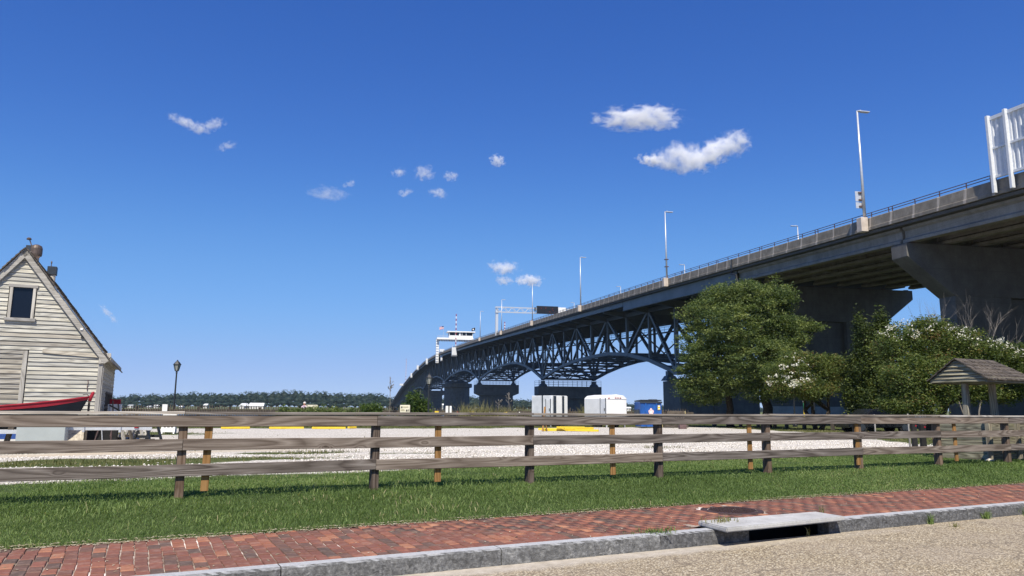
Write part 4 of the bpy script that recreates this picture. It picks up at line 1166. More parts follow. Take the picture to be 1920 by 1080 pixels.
# side wall
b = MB(); b.add([(-.03, .02, 0), (-.03, 7.5, 0), (-.03, 7.5, ZE), (-.03, .02, ZE)], [(0, 1, 2, 3)]); b.build('wall', M['dark'], house)  # black backing for the side boards, shade painted in
z = .25
while z < ZE - .1:
    segs = ((.13, 7.5),) if not (.75 < z < 1.75) else ((.13, 2.6), (6.4, 7.5))
    for y0, y1 in segs:
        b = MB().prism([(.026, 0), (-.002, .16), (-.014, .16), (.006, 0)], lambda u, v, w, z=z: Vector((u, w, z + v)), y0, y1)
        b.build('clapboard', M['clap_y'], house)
    z += .142
swn = MB().box((.0, 4.5, 1.3), (.02, 3.75, 1.0)).build('window', M['glass'], house)
b = MB()
for y in (2.65, 3.6, 4.5, 5.4, 6.35): b.box((.02, y, 1.3), (.05, .12, 1.05))
for zz in (.8, 1.3, 1.82): b.box((.018, 4.5, zz), (.04, 3.75, .07))
b.build('frame', M['old_wood_z'], swn)
# roof vents behind the ridge
def house_local(p):
    q = p - hc; return Vector((q.dot(hw), q.dot(hn), q.z))
def roof_pt(x, y): return Vector((x, y, ZA - SL * abs(x - XA)))
v1 = link('roof_vent', None, house); v1.location = house_local(at(68, 472, 26.6)) - Vector((0, 0, .46)); v1.scale = (.68, .68, .8)
MB().lathe([(.17, -.3), (.17, .30), (.20, .33), (.20, .40)], n=18).build('collar', M['copper'], v1, smooth=False)
MB().lathe([(.27, .38), (.29, .46), (.29, .72), (.24, .84), (.10, .90), (.0, .905)], n=20).build('drum', M['brown_metal'], v1)
MB().box((-.30, 0, .66), (.34, .3, .34)).build('box', M['bin_dark'], v1, bevel=.01)
b = MB().beam((-.22, -.05, .8), (-.36, -.05, 1.12), .05, .05); b.lathe([(.0, -.03), (.11, -.03), (.12, .02), (.06, .07), (0, .075)], (-.38, -.05, 1.12), 14); b.build('cowl', M['brown_metal'], v1)
v2 = link('roof_vent', None, house); v2.location = house_local(at(99, 508, 27.6)) - Vector((0, 0, .38)); v2.scale = (.66, .66, .75)
MB().lathe([(.17, -.4), (.17, .28), (.19, .30)], n=16).build('collar', M['peel'], v2)
MB().box((-.02, 0, .50), (.46, .46, .42)).build('box', M['bin_dark'], v2, bevel=.015)
b = MB().lathe([(.03, .7), (.02, .85), (.045, .92), (.02, 1.0), (.0, 1.03)], (-.1, 0, 0), 10); b.build('finial', M['brown_metal'], v2)
cx_, cz_ = on_wall(154, 618)
scam = MB().box((cx_, -.09, cz_), (.08, .14, .07)).box((cx_, -.03, cz_ + .01), (.05, .08, .05)).build('security_camera', M['white'], house, bevel=.01)  # white security camera on the front wall
MB().box((cx_ + .03, -.05, cz_ - .20), (.07, .06, .17)).box((cx_ + .02, -.04, cz_ - .08), (.02, .02, .16)).build('dark_block', M['black_metal'], scam)  # dark block on a thin rod below the white fixture
hx, hz = on_wall(164, 722)
MB().path([(hx, -.03, hz + .16), (hx + .02, -.07, hz + .05), (hx, -.05, hz - .02), (hx + .01, -.05, hz - .18)], .013).build('hook', M['rust'], house)

# ================================================================== BOAT AND YARD CLUTTER
def boat():
    p = at(167, 745, 21.4); zb_ = 1.68
    t = thing('rowing_boat', 'dark navy wooden boat with a red gunwale raised in front of the house', 'boat', (p.x, p.y, 0), HA)
    n = 22; Lb = 5.6
    secs = []
    for i in range(n + 1):
        f = i / n; x = -Lb * f
        w = .78 * (math.sin(min(1, f * 1.25) * math.pi / 2) ** .8) * (1 - .35 * max(0, f - .6) / .4)
        w = max(w, .02)
        zs = 1.34 + .34 * max(0, 1 - f * 1.75) ** 1.6 + .10 * max(0, f - .65)
        zk = .72 + .50 * max(0, 1 - f * 5.0) ** 1.5
        secs.append((x, w, zs, zk))
    def loft(ks, lim, thick=0):
        b = MB(); m = len(ks)
        for (x, w, zs, zk) in secs:
            for y_, zf in ks: b.v.append((x + (.0 if zf > .99 else -.20 * (1 - zf) * max(0, 1 + x * 1.2)), y_ * w * lim, zk + (zs - zk) * zf))
        for i in range(len(secs) - 1):
            for q in range(m - 1): b.f.append((i * m + q, (i + 1) * m + q, (i + 1) * m + q + 1, i * m + q + 1))
        return b
    arc = [(-1, .86), (-.97, .62), (-.86, .38), (-.62, .16), (-.3, .05), (0, 0), (.3, .05), (.62, .16), (.86, .38), (.97, .62), (1, .86)]
    loft(arc, 1).build('hull', M['navy'], t, smooth=True)
    for sg_ in (-1, 1):
        loft([(sg_ * 1.0, .855), (sg_ * 1.035, .855), (sg_ * 1.05, .92), (sg_ * 1.04, 1.0), (sg_ * .98, 1.0), (sg_ * .98, .855)], 1).build('sheer_strake', M['red'], t)
        b = MB().path([(x, sg_ * (w * 1.04 + .01), zs + .012) for x, w, zs, zk in secs], .024, 8); b.build('gunwale', M['red'], t, smooth=True)
    loft([(-.94, .95), (-.6, .25), (0, .1), (.6, .25), (.94, .95)], 1).build('inner_skin', M['trim_x'], t)
    MB().path([(.02, 0, 1.58), (.05, 0, 1.70), (.09, 0, 1.80), (.085, 0, 1.84)], [.045, .05, .045, .035], 8).build('stem_head', M['red'], t, smooth=True)
    for x in (-1.6, -2.9, -4.1): MB().box((x, 0, 1.22), (.25, 1.25, .04)).build('thwart', M['trim'], t)
    return t
boat()
def place(px, Y, dz=0):
    p = on_ground(px, Y); p.z += dz; return p
# boat trailer with long beam reaching right
tr = thing('boat_trailer', 'grey steel boat trailer with its drawbar pointing right', 'trailer', place(110, 20.6), HA)
MB().box((.9, .3, .62), (2.6, .10, .12)).build('drawbar', M['galv'], tr, bevel=.01)
MB().box((2.24, .3, .62), (.16, .12, .14)).box((1.5, .3, .62), (.06, .2, .24)).box((.6, .3, .62), (.06, .2, .22)).build('coupling', M['galv'], tr, bevel=.01)
MB().box((-1.6, .3, .55), (2.6, 1.4, .1)).build('frame', M['galv'], tr)
for y in (-.4, 1.0):
    w_ = MB(); w_.tube((-1.9, y - .1, .28), (-1.9, y + .1, .28), .28, n=20); w_.build('wheel', M['rubber'], tr)
MB().lathe([(.02, 0), (.06, .0), (.06, .05), (.02, .05)], (1.92, .24, .62), 12).build('red_knob', M['red'], tr)
fl = thing('mooring_float', 'white float with a dark eye hung beside the boat bow', 'float', place(165, 21.6), HA)
MB().lathe([(0, -.06), (.045, -.045), (.065, 0), (.045, .045), (0, .06)], (0, 0, 1.44), 14).build('ball', M['white'], fl, smooth=True)
MB().tube((.02, -.075, 1.44), (.02, -.04, 1.44), .022, n=8).build('eye', M['black_metal'], fl)
MB().path([(0, 0, 1.49), (-.08, .02, 1.57), (-.18, .04, 1.55)], .010).build('rope', M['rubber'], fl)
MB().tube((0, 0, 0), (0, 0, 1.39), .03, n=8).build('stake', M['old_wood_z'], fl)
cr = thing('grey_crate', 'wide pale grey painted box under the boat hull', 'crate', place(84, 20.3), HA)
MB().box((0, 0, .40), (1.10, .8, .80)).build('side', M['greypaint'], cr, bevel=.01)
MB().box((0, 0, .835), (1.16, .86, .06)).build('lid', M['greypaint'], cr, bevel=.01)
MB().box((-.48, 0, -.02), (.08, .8, .06)).box((.48, 0, -.02), (.08, .8, .06)).build('runner', M['old_wood'], cr)
st_ = thing('boat_prop', 'grey leaning timber prop under the boat at the far left', 'prop', place(22, 20), HA)
MB().beam((-.1, 0, 0), (.08, 0, .95), .12, .12).build('strut', M['old_wood_z'], st_); MB().box((0, 0, .02), (.5, .4, .05)).build('foot', M['old_wood'], st_)
tp = thing('tarp_bundle', 'bright blue tarpaulin bundle behind the leaning prop', 'tarp', place(25, 22.5), HA)
b = MB().lathe([(.95, 0), (.92, .25), (.7, .55), (.35, .72), (0, .76)], n=14)
b.v = [(x * 1.2 + .05 * math.sin(7 * y), y * .5 + .05 * math.sin(5 * x), z + .05 * math.sin(9 * x + 4 * y)) for x, y, z in b.v]; b.build('cover', M['blue_tarp'], tp)
MB().box((-.2, -.7, .10), (2.2, .2, .16)).build('plank', M['rust'], tp)
MB().box((0, -.8, .26), (2.0, .06, .06)).build('strip', M['white'], tp)
pb = thing('peeling_panel', 'peeling cream wooden panel with a red strip leaning beside the grey crate', 'panel', place(140, 21.5), HA)
MB().box((0, 0, .38), (.55, .06, .8), Matrix.Rotation(-.12, 3, 'X')).build('board', M['peel'], pb); MB().box((-.06, -.06, .62), (.24, .02, .07)).build('red_strip', M['red'], pb); MB().box((-.31, .0, .38), (.06, .09, .84)).build('edge', M['white'], pb)
pl = thing('plywood_sheet', 'stained yellowish plywood sheet leaning right of the peeling panel', 'panel', place(169, 22), HA)
MB().box((0, 0, .40), (.50, .03, .8), Matrix.Rotation(-.15, 3, 'X')).build('sheet', M['ply'], pl); MB().box((-.3, .05, .4), (.06, .06, .8)).build('batten', M['galv'], pl)
bn = thing('tool_bin', 'black open bin full of rusty iron rods', 'bin', place(196, 22.3), HA)
MB().box((0, 0, .30), (.75, .5, .6), None, 1.08).build('bin', M['rubber'], bn, bevel=.02)
rr_ = random.Random(5)
for q in range(9):
    x, y = rr_.uniform(-.3, .3), rr_.uniform(-.28, .1)
    MB().tube((x, y, .05), (x + rr_.uniform(-.2, .2), y + rr_.uniform(-.1, .1), rr_.uniform(.6, .95)), .016, n=6).build('rod', M['rust'] if q % 3 else M['galv'], bn)
def sawhorse(px, Y, rz, mt, label, h=.85, w=.9):
    t = thing('sawhorse', label, 'sawhorse', place(px, Y), rz, 'sawhorses beside the house')
    MB().box((0, 0, h), (w, .09, .12)).build('top_beam', mt, t, bevel=.006)
    for x in (-w * .38, w * .38):
        for y in (-1, 1):
            MB().beam((x * 1.08, y * .32, 0), (x, y * .04, h), .09, .045, (1, 0, 0)).build('leg', mt, t)
        MB().beam((x, -.2, .35), (x, .2, .35), .03, .08, (1, 0, 0)).build('brace', mt, t)
sawhorse(222, 23, 1.3, M['old_wood_z'], 'grey sawhorse just right of the black bin')
sawhorse(243, 23.6, 1.2, M['trim'], 'pale grey sawhorse standing between two darker ones')
sawhorse(259, 24.5, 1.75, M['trim'], 'weathered sawhorse third from the left near the house corner')
sawhorse(281, 23, 1.5, M['black_metal'], 'black sawhorse at the right end of the row', .85, .8)
fb = thing('feed_trough', 'low grey wooden trough lying between the sawhorses', 'trough', place(264, 23.5), .6)
MB().box((0, 0, .12), (.8, .4, .22), None, 1.1).build('tub', M['old_wood'], fb); MB().box((0, 0, .235), (.9, .1, .03)).build('slat', M['old_wood'], fb)
af = thing('sandwich_board', 'white folding sandwich board with dark lettering on the grass', 'sign', place(319, 37), .3)
for sg_ in (-1, 1):
    MB().box((0, sg_ * .22, .56), (.62, .03, 1.0), Matrix.Rotation(sg_ * .28, 3, 'X')).build('panel', M['white'], af, bevel=.01)
    for x in (-.26, .26): MB().beam((x, sg_ * .40, 0), (x, sg_ * .36, .12), .06, .04).build('foot', M['white'], af)
b = MB()
for x, w_ in ((-.16, .10), (.0, .12), (.16, .1)): b.box((x, -.29, .42), (w_, .012, .22), Matrix.Rotation(-.28, 3, 'X'))
b.build('lettering', M['ink'], af)
lp_ = thing('leaning_planks', 'old grey planks leaning against the side of the house', 'planks', place(203, 26.5), HA)
for q in range(4): MB().beam((.25 + q * .22, .5 * q, 0), (.1 + q * .16, .5 * q, 1.45 - q * .12), .22, .03, (0, 1, 0)).build('plank', M['old_wood_z'], lp_)
bar = thing('barrier_board', 'small red and white barrier board beside the house corner', 'barrier', place(214, 27), .2)
MB().box((0, 0, 1.42), (.36, .03, .17)).build('red_board', M['red'], bar); MB().box((0, 0, 1.2), (.46, .03, .26)).build('white_board', M['white'], bar)
for x in (-.16, .16): MB().box((x, 0, .65), (.05, .05, 1.3)).build('leg', M['galv'], bar)
b = MB().box((0, -.02, 1.2), (.4, .012, .05), Matrix.Rotation(.5, 3, 'Y')); b.build('stripe', M['ink'], bar)

# ================================================================== WELL
wl = thing('covered_well', 'small covered well with a shingled roof on two posts and a board box', 'well', S(12.8, 1.17, .29), SA)
ez, rz_ = 1.93, 2.40
hw_ = .66
def plank_y(z0, z1, y0, y1, y0t, y1t):            # gable boards, in the plane x = 0
    b = MB(); b.add([(-.06, y0, z0), (-.06, y1, z0), (-.006, y1t, z1), (-.006, y0t, z1), (-.01, y0, z0), (-.01, y1, z0), (.01, y1t, z1), (.01, y0t, z1)], [(0, 1, 2, 3), (4, 7, 6, 5), (0, 4, 5, 1), (2, 6, 7, 3), (0, 3, 7, 4), (1, 5, 6, 2)])
    b.build('gable_board', M['kiosk_y'], wl)
nb = 5
for q in range(nb):
    z0 = ez + (rz_ - ez) * q / nb; z1 = ez + (rz_ - ez) * (q + 1) / nb + .012
    f0, f1 = 1 - q / nb, max(.02, 1 - (q + 1) / nb)
    plank_y(z0, z1, -hw_ * f0, hw_ * f0, -hw_ * f1, hw_ * f1)
for sg_ in (-1, 1):
    nr = 6
    for q in range(nr):
        f0, f1 = q / nr, (q + 1) / nr
        x_end = 1.38 + .62 * f1
        nsh = 11
        for k in range(nsh):
            xa = -.10 + (x_end + .10) * k / nsh; xb = -.10 + (x_end + .10) * (k + 1) / nsh - .012
            ya, yb_ = sg_ * hw_ * 1.10 * f0, sg_ * hw_ * 1.10 * (f1 + .05)
            za, zb2 = rz_ + .03 - (rz_ - ez + .05) * f0, rz_ + .065 + random.uniform(-.008, .012) - (rz_ - ez + .05) * (f1 + .05)
            b = MB(); b.add([(xa, ya, za), (xb, ya, za), (xb, yb_, zb2), (xa, yb_, zb2), (xa, ya, za - .02), (xb, ya, za - .02), (xb, yb_, zb2 - .03), (xa, yb_, zb2 - .03)], [(0, 1, 2, 3), (4, 7, 6, 5), (0, 4, 5, 1), (2, 6, 7, 3), (0, 3, 7, 4), (1, 5, 6, 2)])
            b.build('shingle', M['shingle'], wl)
    MB().box((1.0, sg_ * hw_ * 1.04, ez - .035), (2.1, .05, .13)).build('fascia', M['kiosk'], wl, bevel=.006)
b = MB(); b.add([(1.38, 0, rz_), (1.98, -hw_ * 1.1, ez), (1.98, hw_ * 1.1, ez)], [(0, 1, 2)]); b.build('hip', M['shingle'], wl)
MB().box((.95, 0, ez - .06), (1.9, 1.2, .05)).build('ceiling', M['kiosk'], wl)
MB().box((-.02, 0, ez - .03), (.05, 1.36, .09)).build('tie_beam', M['kiosk_y'], wl)
for x in (.22, 1.32):
    MB().box((x, 0, (ez - .1) / 2), (.15, .15, ez - .1), None, .82).build('post', M['kiosk_z'], wl, bevel=.012)
for q in range(6):
    z = .09 + q * .155
    MB().box((.92, -.62, z), (2.0, .04, .15)).build('wall_board', M['kiosk'], wl, bevel=.008)
    MB().box((-.06, .0, z), (.04, 1.2, .15)).build('wall_board', M['kiosk_y'], wl, bevel=.008)
for x, y in ((-.10, -.66), (-.10, .62), (1.0, -.67), (1.95, -.66)): MB().box((x, y, .5), (.11, .11, 1.04)).build('corner_post', M['kiosk_z'], wl, bevel=.01)
stn = thing('edging_stone', 'pale rough stone at the foot of the well box', 'stone', S(12.6, .5, .3), .3)
MB().lathe([(.0, -.02), (.10, .0), (.09, .05), (0, .075)], n=7).build('stone', M['peel'], stn)
for px, Y, hh, lb in ((1711, 24.5, .92, 'dark charred post with a faded red top left of its twin'), (1727, 21.5, .92, 'dark charred post with red flecks close to the well box')):
    t = thing('dark_post', lb, 'post', place(px, Y), .4)
    MB().lathe([(.095, 0), (.085, .45), (.10, .78), (.08, .80)], n=9).build('shaft', M['rubber'], t); MB().box((.02, -.02, .84), (.13, .12, .12)).build('top', M['rust'], t); MB().box((0, -.08, .72), (.06, .03, .05)).build('red_patch', M['red'], t)
for px, Y, lb in ((1702, 24.6, 'thin pale stake left of the dark charred posts'), (1639, 33, 'thin pale stake in the shade of the cedar')):
    t = thing('stake', lb, 'stake', place(px, Y), 0); MB().box((0, 0, .52), (.045, .045, 1.04)).build('shaft', M['trim'], t); MB().box((0, 0, 1.07), (.03, .03, .06)).build('tip', M['trim'], t)

# ================================================================== TREES
def crown(name, lobes, ncl, nl, leaf_, mt, seed, parent, spread=.42, drop=.0, inner=.45, flat=.6, hue=0.0, rough=1.0):
    """lobes: (centre, radii); leaf cards gathered in clumps near the surface of the lobes"""
    r = np.random.default_rng(seed)
    vol = np.array([np.prod(l[1]) ** .7 for l in lobes]); pick = r.choice(len(lobes), ncl, p=vol / vol.sum())
    C = np.array([l[0] for l in lobes])[pick]; Rr = np.array([l[1] for l in lobes])[pick]
    d = r.normal(size=(ncl, 3)); d /= np.linalg.norm(d, axis=1)[:, None]
    ph = r.uniform(0, 6.28, 6)
    bum = .16 * np.sin(d[:, 0] * 5.1 + d[:, 2] * 3.7 + ph[0] + pick) + .12 * np.sin(d[:, 2] * 8.3 - d[:, 0] * 6.1 + ph[1] + pick * 2) + .08 * np.sin(d[:, 1] * 11 + d[:, 0] * 9 + ph[2])
    rad = (inner + (1.08 - inner) * r.uniform(0, 1, ncl) ** .6) * (1 + rough * bum) + rough * .22 * (r.uniform(0, 1, ncl) > .86) * r.uniform(0, 1, ncl)
    cc = C + d * Rr * rad[:, None]
    sh = np.clip(r.normal(.48 + hue, .24, ncl), 0, 1)
    P = np.repeat(cc, nl, 0) + r.normal(size=(ncl * nl, 3)) * spread * np.array([1, 1, flat]); n = len(P)
    P[:, 2] -= drop * r.uniform(0, 1, n)
    a = r.normal(size=(n, 3)); a[:, 2] *= .5; a /= np.linalg.norm(a, axis=1)[:, None]
    nr = r.normal(size=(n, 3)) + np.array([0, -.2, .9]); bb = np.cross(a, nr); bb /= np.linalg.norm(bb, axis=1)[:, None] + 1e-9
    s = leaf_ * r.uniform(.6, 1.35, n)[:, None]
    V = np.stack([P - a * s, P + bb * s * .45, P + a * s, P - bb * s * .45], 1).reshape(-1, 3)
    F = np.arange(n * 4).reshape(-1, 4)
    rn = np.clip(np.repeat(sh, nl) + r.normal(0, .12, n), 0, 1)
    return np_mesh(name, V, F, mt, parent, np.repeat(rn, 4)), cc, d
def rel(lobes, base): return [(tuple(Vector(c) - base), r) for c, r in lobes]
def limbs(t, base_r, forks, mt, name='trunk', seed=0, wob=.15):
    """forks: list of (points, radii) relative to the tree"""
    r = random.Random(seed); b = MB()
    for pts, ra in forks:
        q = [Vector(pts[0])]
        for a, c in zip(pts[:-1], pts[1:]):
            a, c = Vector(a), Vector(c)
            for k in range(1, 5):
                f = k / 4; w = wob * (1 if k < 4 else .3) * min(1, (c - a).length * .25)
                q.append(a.lerp(c, f) + Vector((r.uniform(-w, w), r.uniform(-w, w), r.uniform(-w, w) * .4)))
        rad = np.interp(np.linspace(0, 1, len(q)), np.linspace(0, 1, len(ra)), ra)
        b.path(q, list(rad), 7)
    return b.build(name, mt, t, smooth=True)
def lobes_px(items, Y, dscale=.9):
    out = []
    for px, py, rx, ry, dy in items:
        c = at(px, py, Y + dy); k = (Y + dy) / FPX
        out.append((c, (rx * k, max(rx, ry) * k * dscale, ry * k)))
    return out
def tree(name, label, cat, px, Y, items, trunk_r, ncl, nl, lf, mt, seed, group=None, bark='bark', multi=1, spread=.42, flat=.6, drop=0, inner=.45, wob=.25, hue=0.0):
    base = place(px, Y, -.1)
    t = thing(name, label, cat, base, 0, group)
    lb = [(c_, tuple(q * .88 for q in r_2)) for c_, r_2 in rel(lobes_px(items, Y), base)]
    cr_, cc, d = crown('crown', lb, ncl, nl, lf, M[mt], seed, t, spread, drop, inner, flat, hue)
    r = random.Random(seed); forks = []
    top = max(c[2] for c, _ in lb)
    for m in range(multi):
        fx = r.uniform(-.15, .15) * multi
        split = Vector((fx * 2, r.uniform(-.3, .3) * (multi > 1), top * .30))
        forks.append(([(fx * .3, 0, 0), split], [trunk_r, trunk_r * .75]))
        for c, rr2 in lb[m::multi]:
            c = Vector(c); forks.append(([split, split.lerp(c, .5) + Vector((0, 0, .3)), c + Vector((0, 0, rr2[2] * .4))], [trunk_r * .6, trunk_r * .32, .03]))
            for q in range(3):
                e = c + Vector((r.uniform(-.8, .8) * rr2[0], r.uniform(-.8, .8) * rr2[1], r.uniform(-.4, .8) * rr2[2])); forks.append(([split.lerp(c, .55), e], [trunk_r * .26, .02]))
    limbs(t, trunk_r, forks, M[bark], 'trunk', seed, wob)
    return t
tree('oak_tree', 'large leafy green tree with a thick dark trunk in front of the concrete pier', 'tree', 1436, 58,
     [(1422, 575, 60, 48, 0), (1380, 610, 60, 45, -1), (1460, 630, 48, 42, 0), (1496, 615, 30, 26, 1), (1430, 665, 66, 38, -1.5), (1402, 548, 45, 24, 0), (1455, 560, 40, 28, 0), (1395, 700, 50, 30, -1), (1455, 705, 38, 32, -1), (1524, 612, 18, 9, 1), (1466, 560, 16, 26, 0), (1435, 735, 40, 20, -1)],
     .42, 1700, 46, .085, 'leaf_oak', 101, 'leafy trees before the bridge pier', spread=.27, flat=.42, inner=.5)
tree('oak_tree', 'leafy green tree with a thinner trunk forming the left part of the tall clump', 'tree', 1371, 60,
     [(1330, 590, 55, 40, 0), (1310, 640, 40, 38, 0), (1340, 665, 60, 34, -1), (1300, 700, 34, 32, 0), (1345, 715, 55, 28, -1), (1360, 560, 45, 30, 0), (1290, 725, 22, 22, 0), (1380, 640, 40, 40, 1), (1320, 745, 34, 14, 0)],
     .33, 1300, 46, .085, 'leaf_oak', 102, 'leafy trees before the bridge pier', spread=.27, flat=.42, inner=.5)
def blossoms(t, base, items, Y, n, seed, zlift=.1, size=.07):
    r = np.random.default_rng(seed); lb = rel(lobes_px(items, Y), base); P = []
    for c, rr2 in lb:
        for q in range(n):
            a = r.normal(size=3); a[1] = -abs(a[1]) * 1.2; a[2] = abs(a[2]) * .9; a /= np.linalg.norm(a)
            o_ = np.array(c) + a * np.array(rr2) * r.uniform(.92, 1.1); P.append(o_ + r.normal(size=(12, 3)) * np.array([.11, .11, .07]))
    P = np.concatenate(P); m = len(P); a = r.normal(size=(m, 3)); a /= np.linalg.norm(a, axis=1)[:, None]; bb = np.cross(a, r.normal(size=(m, 3))); bb /= np.linalg.norm(bb, axis=1)[:, None]
    s = size * r.uniform(.6, 1.2, (m, 1)); V = np.stack([P - a * s, P + bb * s * .7, P + a * s, P - bb * s * .7], 1).reshape(-1, 3)
    np_mesh('blossoms', V, np.arange(m * 4).reshape(-1, 4), M['blossom'], t, np.repeat(r.uniform(0, 1, m), 4), kind='stuff')
itm = [(1480, 700, 44, 32, 0), (1530, 695, 46, 30, 0), (1570, 700, 30, 28, 0), (1462, 722, 24, 24, -.5), (1520, 730, 50, 20, -1), (1500, 680, 34, 18, 0), (1555, 680, 34, 14, 0)]
t1 = tree('crape_myrtle', 'low spreading crape myrtle with white blossom between the tall tree and the cedar', 'flowering tree', 1531, 53, itm, .17, 1300, 44, .07, 'leaf_myrtle', 103, 'white flowering crape myrtles', multi=3, spread=.22, flat=.6, hue=.08)
blossoms(t1, t1.location, [(1480, 692, 44, 28, 0), (1495, 716, 30, 18, -1), (1462, 722, 22, 22, -.5)], 53, 15, 5)
blossoms(t1, t1.location, [(1489, 725, 8, 10, -2)], 53, 12, 6)
itc = [(1640, 700, 34, 60, 0), (1625, 660, 24, 30, 0), (1655, 640, 20, 34, 0), (1612, 700, 22, 40, 0), (1660, 720, 30, 45, -1), (1612, 620, 5, 28, 0), (1652, 612, 6, 26, 0), (1630, 640, 8, 24, 0), (1640, 755, 45, 20, -1), (1600, 740, 20, 25, 0)]
tree('cedar_tree', 'dark feathery cedar with pointed leader shoots between the two crape myrtles', 'tree', 1628, 50, itc, .22, 1500, 44, .085, 'leaf_cedar', 104, None, spread=.15, flat=2.6, inner=.3)
itb = [(1690, 650, 44, 40, 0), (1740, 640, 46, 38, 0), (1790, 650, 46, 38, 0), (1840, 670, 44, 36, 0), (1890, 680, 40, 38, 0), (1700, 710, 46, 44, -1), (1760, 705, 50, 48, -1), (1820, 715, 50, 40, 0), (1745, 612, 34, 16, 0), (1940, 690, 50, 45, 0), (1720, 755, 50, 26, -1), (1690, 760, 36, 22, -1), (1880, 735, 46, 20, 1)]
t2 = tree('crape_myrtle', 'big rounded crape myrtle crowned with white blossom behind the well', 'flowering tree', 1742, 40, itb, .20, 2900, 42, .062, 'leaf_myrtle', 105, 'white flowering crape myrtles', multi=4, spread=.20)
blossoms(t2, t2.location, [(1690, 640, 44, 36, 0), (1740, 628, 46, 26, 0), (1790, 640, 42, 30, 0), (1845, 655, 44, 24, 0), (1890, 668, 36, 26, 0)], 40, 12, 7, size=.05)
# bare tree
bt = thing('bare_tree', 'leafless pale tree rising behind the big crape myrtle', 'tree', place(1825, 44, -.1))
r_ = random.Random(9); forks = []
def grow(p, d, L, ra, lv):
    q = p + d * L; forks.append(([p, p.lerp(q, .5) + Vector((r_.uniform(-.05, .05), r_.uniform(-.05, .05), .03)) * L, q], [ra, ra * .7, ra * .45]))
    if lv > 0:
        for k in range(3 if lv > 1 else 3):
            dd2 = (d + Vector((r_.uniform(-.75, .75), r_.uniform(-.5, .5), r_.uniform(-.05, .5)))).normalized(); grow(p.lerp(q, r_.uniform(.45, 1)), dd2, L * r_.uniform(.55, .78), ra * .5, lv - 1)
for dx in (-.35, -.05, .3): grow(Vector((dx * .4, 0, 0)), Vector((dx, 0, 1)).normalized(), 3.6, .06, 4)
limbs(bt, .1, forks, M['bark_pale'], 'branches', 3, .06)

# ================================================================== RIVERBANK
def lamp(px, Y, H, label, mt='black_metal', glass='lampglass'):
    t = thing('street_lamp', label, 'street lamp', place(px, Y), .2, 'lantern lamp posts')
    MB().lathe([(.20, 0), (.20, .12), (.13, .2), (.11, .65), (.13, .7), (.07, .8), (.055, H - 1.05), (.085, H - 1.0), (.05, H - .9)], n=12).build('post', M[mt], t)
    MB().lathe([(.05, H - .9), (.15, H - .85), (.15, H - .82)], n=6).build('cradle', M[mt], t)
    MB().lathe([(.14, H - .82), (.25, H - .36)], n=6).build('lantern', M[glass], t)
    b = MB()
    for k in range(6):
        q = k * math.pi / 3; b.beam((.145 * math.cos(q), .145 * math.sin(q), H - .82), (.26 * math.cos(q), .26 * math.sin(q), H - .36), .03, .03)
    b.build('cage', M[mt], t)
    MB().lathe([(.30, H - .37), (.30, H - .34), (.12, H - .12), (.05, H - .08), (.06, H - .04), (.02, H), (0, H + .03)], n=6).build('cap', M[mt], t)
    return t
lamp(325, 58, 4.95, 'black lantern lamp post standing alone right of the house')
lamp(803, 57, 4.0, 'dark green lantern lamp post in front of the far bridge piers')
for px, lb in ((1339, 'slim black lamp post under the left side of the tall tree'), (1490, 'slim black lamp post left of the crape myrtle stems'), (1527, 'slim black lamp post right of the crape myrtle stems')): lamp(px, 66, 4.6, lb)
# riverside fence
rf = thing('riverbank_fence', 'low dark picket fence along the far edge of the grass', 'fence')
def bank(px, Y, z): p = at(px, 768, Y); return Vector((p.x, p.y, z))
r_ = random.Random(2)
def bankY(px): return float(np.interp(px, [100, 230, 700, 1010, 1300], [54, 56, 64, 70, 76]))
for a in range(140, 1290, 58):
    c = a + 58
    for zz, hh in ((1.22, .2), (.75, .18)): MB().beam(bank(a, bankY(a), zz), bank(c, bankY(c), zz), .06, hh).build('rail', M['old_wood'], rf)
    MB().box(bank(a, bankY(a) + .08, .75), (.16, .16, 1.5)).build('post', M['old_wood_z'], rf)
b = MB()
px = 140.0
while px < 1290:
    H_ = r_.uniform(1.42, 1.62); p = bank(px, bankY(px) - .06, H_ / 2 + .05); b.box(p, (.11, .05, H_), None, .55); px += 4.6
b.build('pickets', M['old_wood_z'], rf, kind='stuff')
# reflectors and yellow plates on the fence rail
for px, c_, w_, h_, lb in ((819, 'yellow', .34, .20, 'yellow plate on the riverbank fence nearest the lamp post'), (885, 'yellow', .40, .20, 'yellow plate on the riverbank fence right of the white sign'), (948, 'yellow', .30, .11, 'thin yellow plate on the riverbank fence left of the first trailer'), (1007, 'yellow', .34, .11, 'yellow plate on the riverbank fence touching the first trailer'), (797, 'white', .09, .16, 'small white reflector left of the lamp post'), (858, 'red', .09, .13, 'small red reflector between two yellow plates'), (917, 'white', .09, .15, 'small white reflector right of the second yellow plate'), (974, 'white', .09, .14, 'small white reflector between the thin yellow plates')):
    t = thing('reflector', lb, 'reflector', bank(px, bankY(px) - .35, 1.18)); MB().box((0, 0, 0), (w_, .05, h_)).build('plate', M[c_], t, bevel=.01); MB().box((0, .02, -.6), (.05, .05, 1.1)).build('stake', M['old_wood_z'], t)
def sign(name, label, px, Y, z0, w, h, mt, posts, extras=(), rz=.1):
    g_ = place(px, Y); t = thing(name, label, 'sign', g_, rz)
    MB().box((0, 0, z0 + h / 2), (w, .05, h)).build('panel', M[mt], t, bevel=.008)
    for x in posts: MB().box((x, .06, (z0 + h) / 2), (.08, .07, z0 + h)).build('post', M['black_metal'], t)
    for (x, z, ww, hh, m2) in extras: MB().box((x, -.035, z0 + z), (ww, .02, hh)).build('print', M[m2], t)
    return t
sign('small_sign', 'blank white sign left of the lone lamp post', 308, 52, 1.05, .34, .46, 'white', (0,))
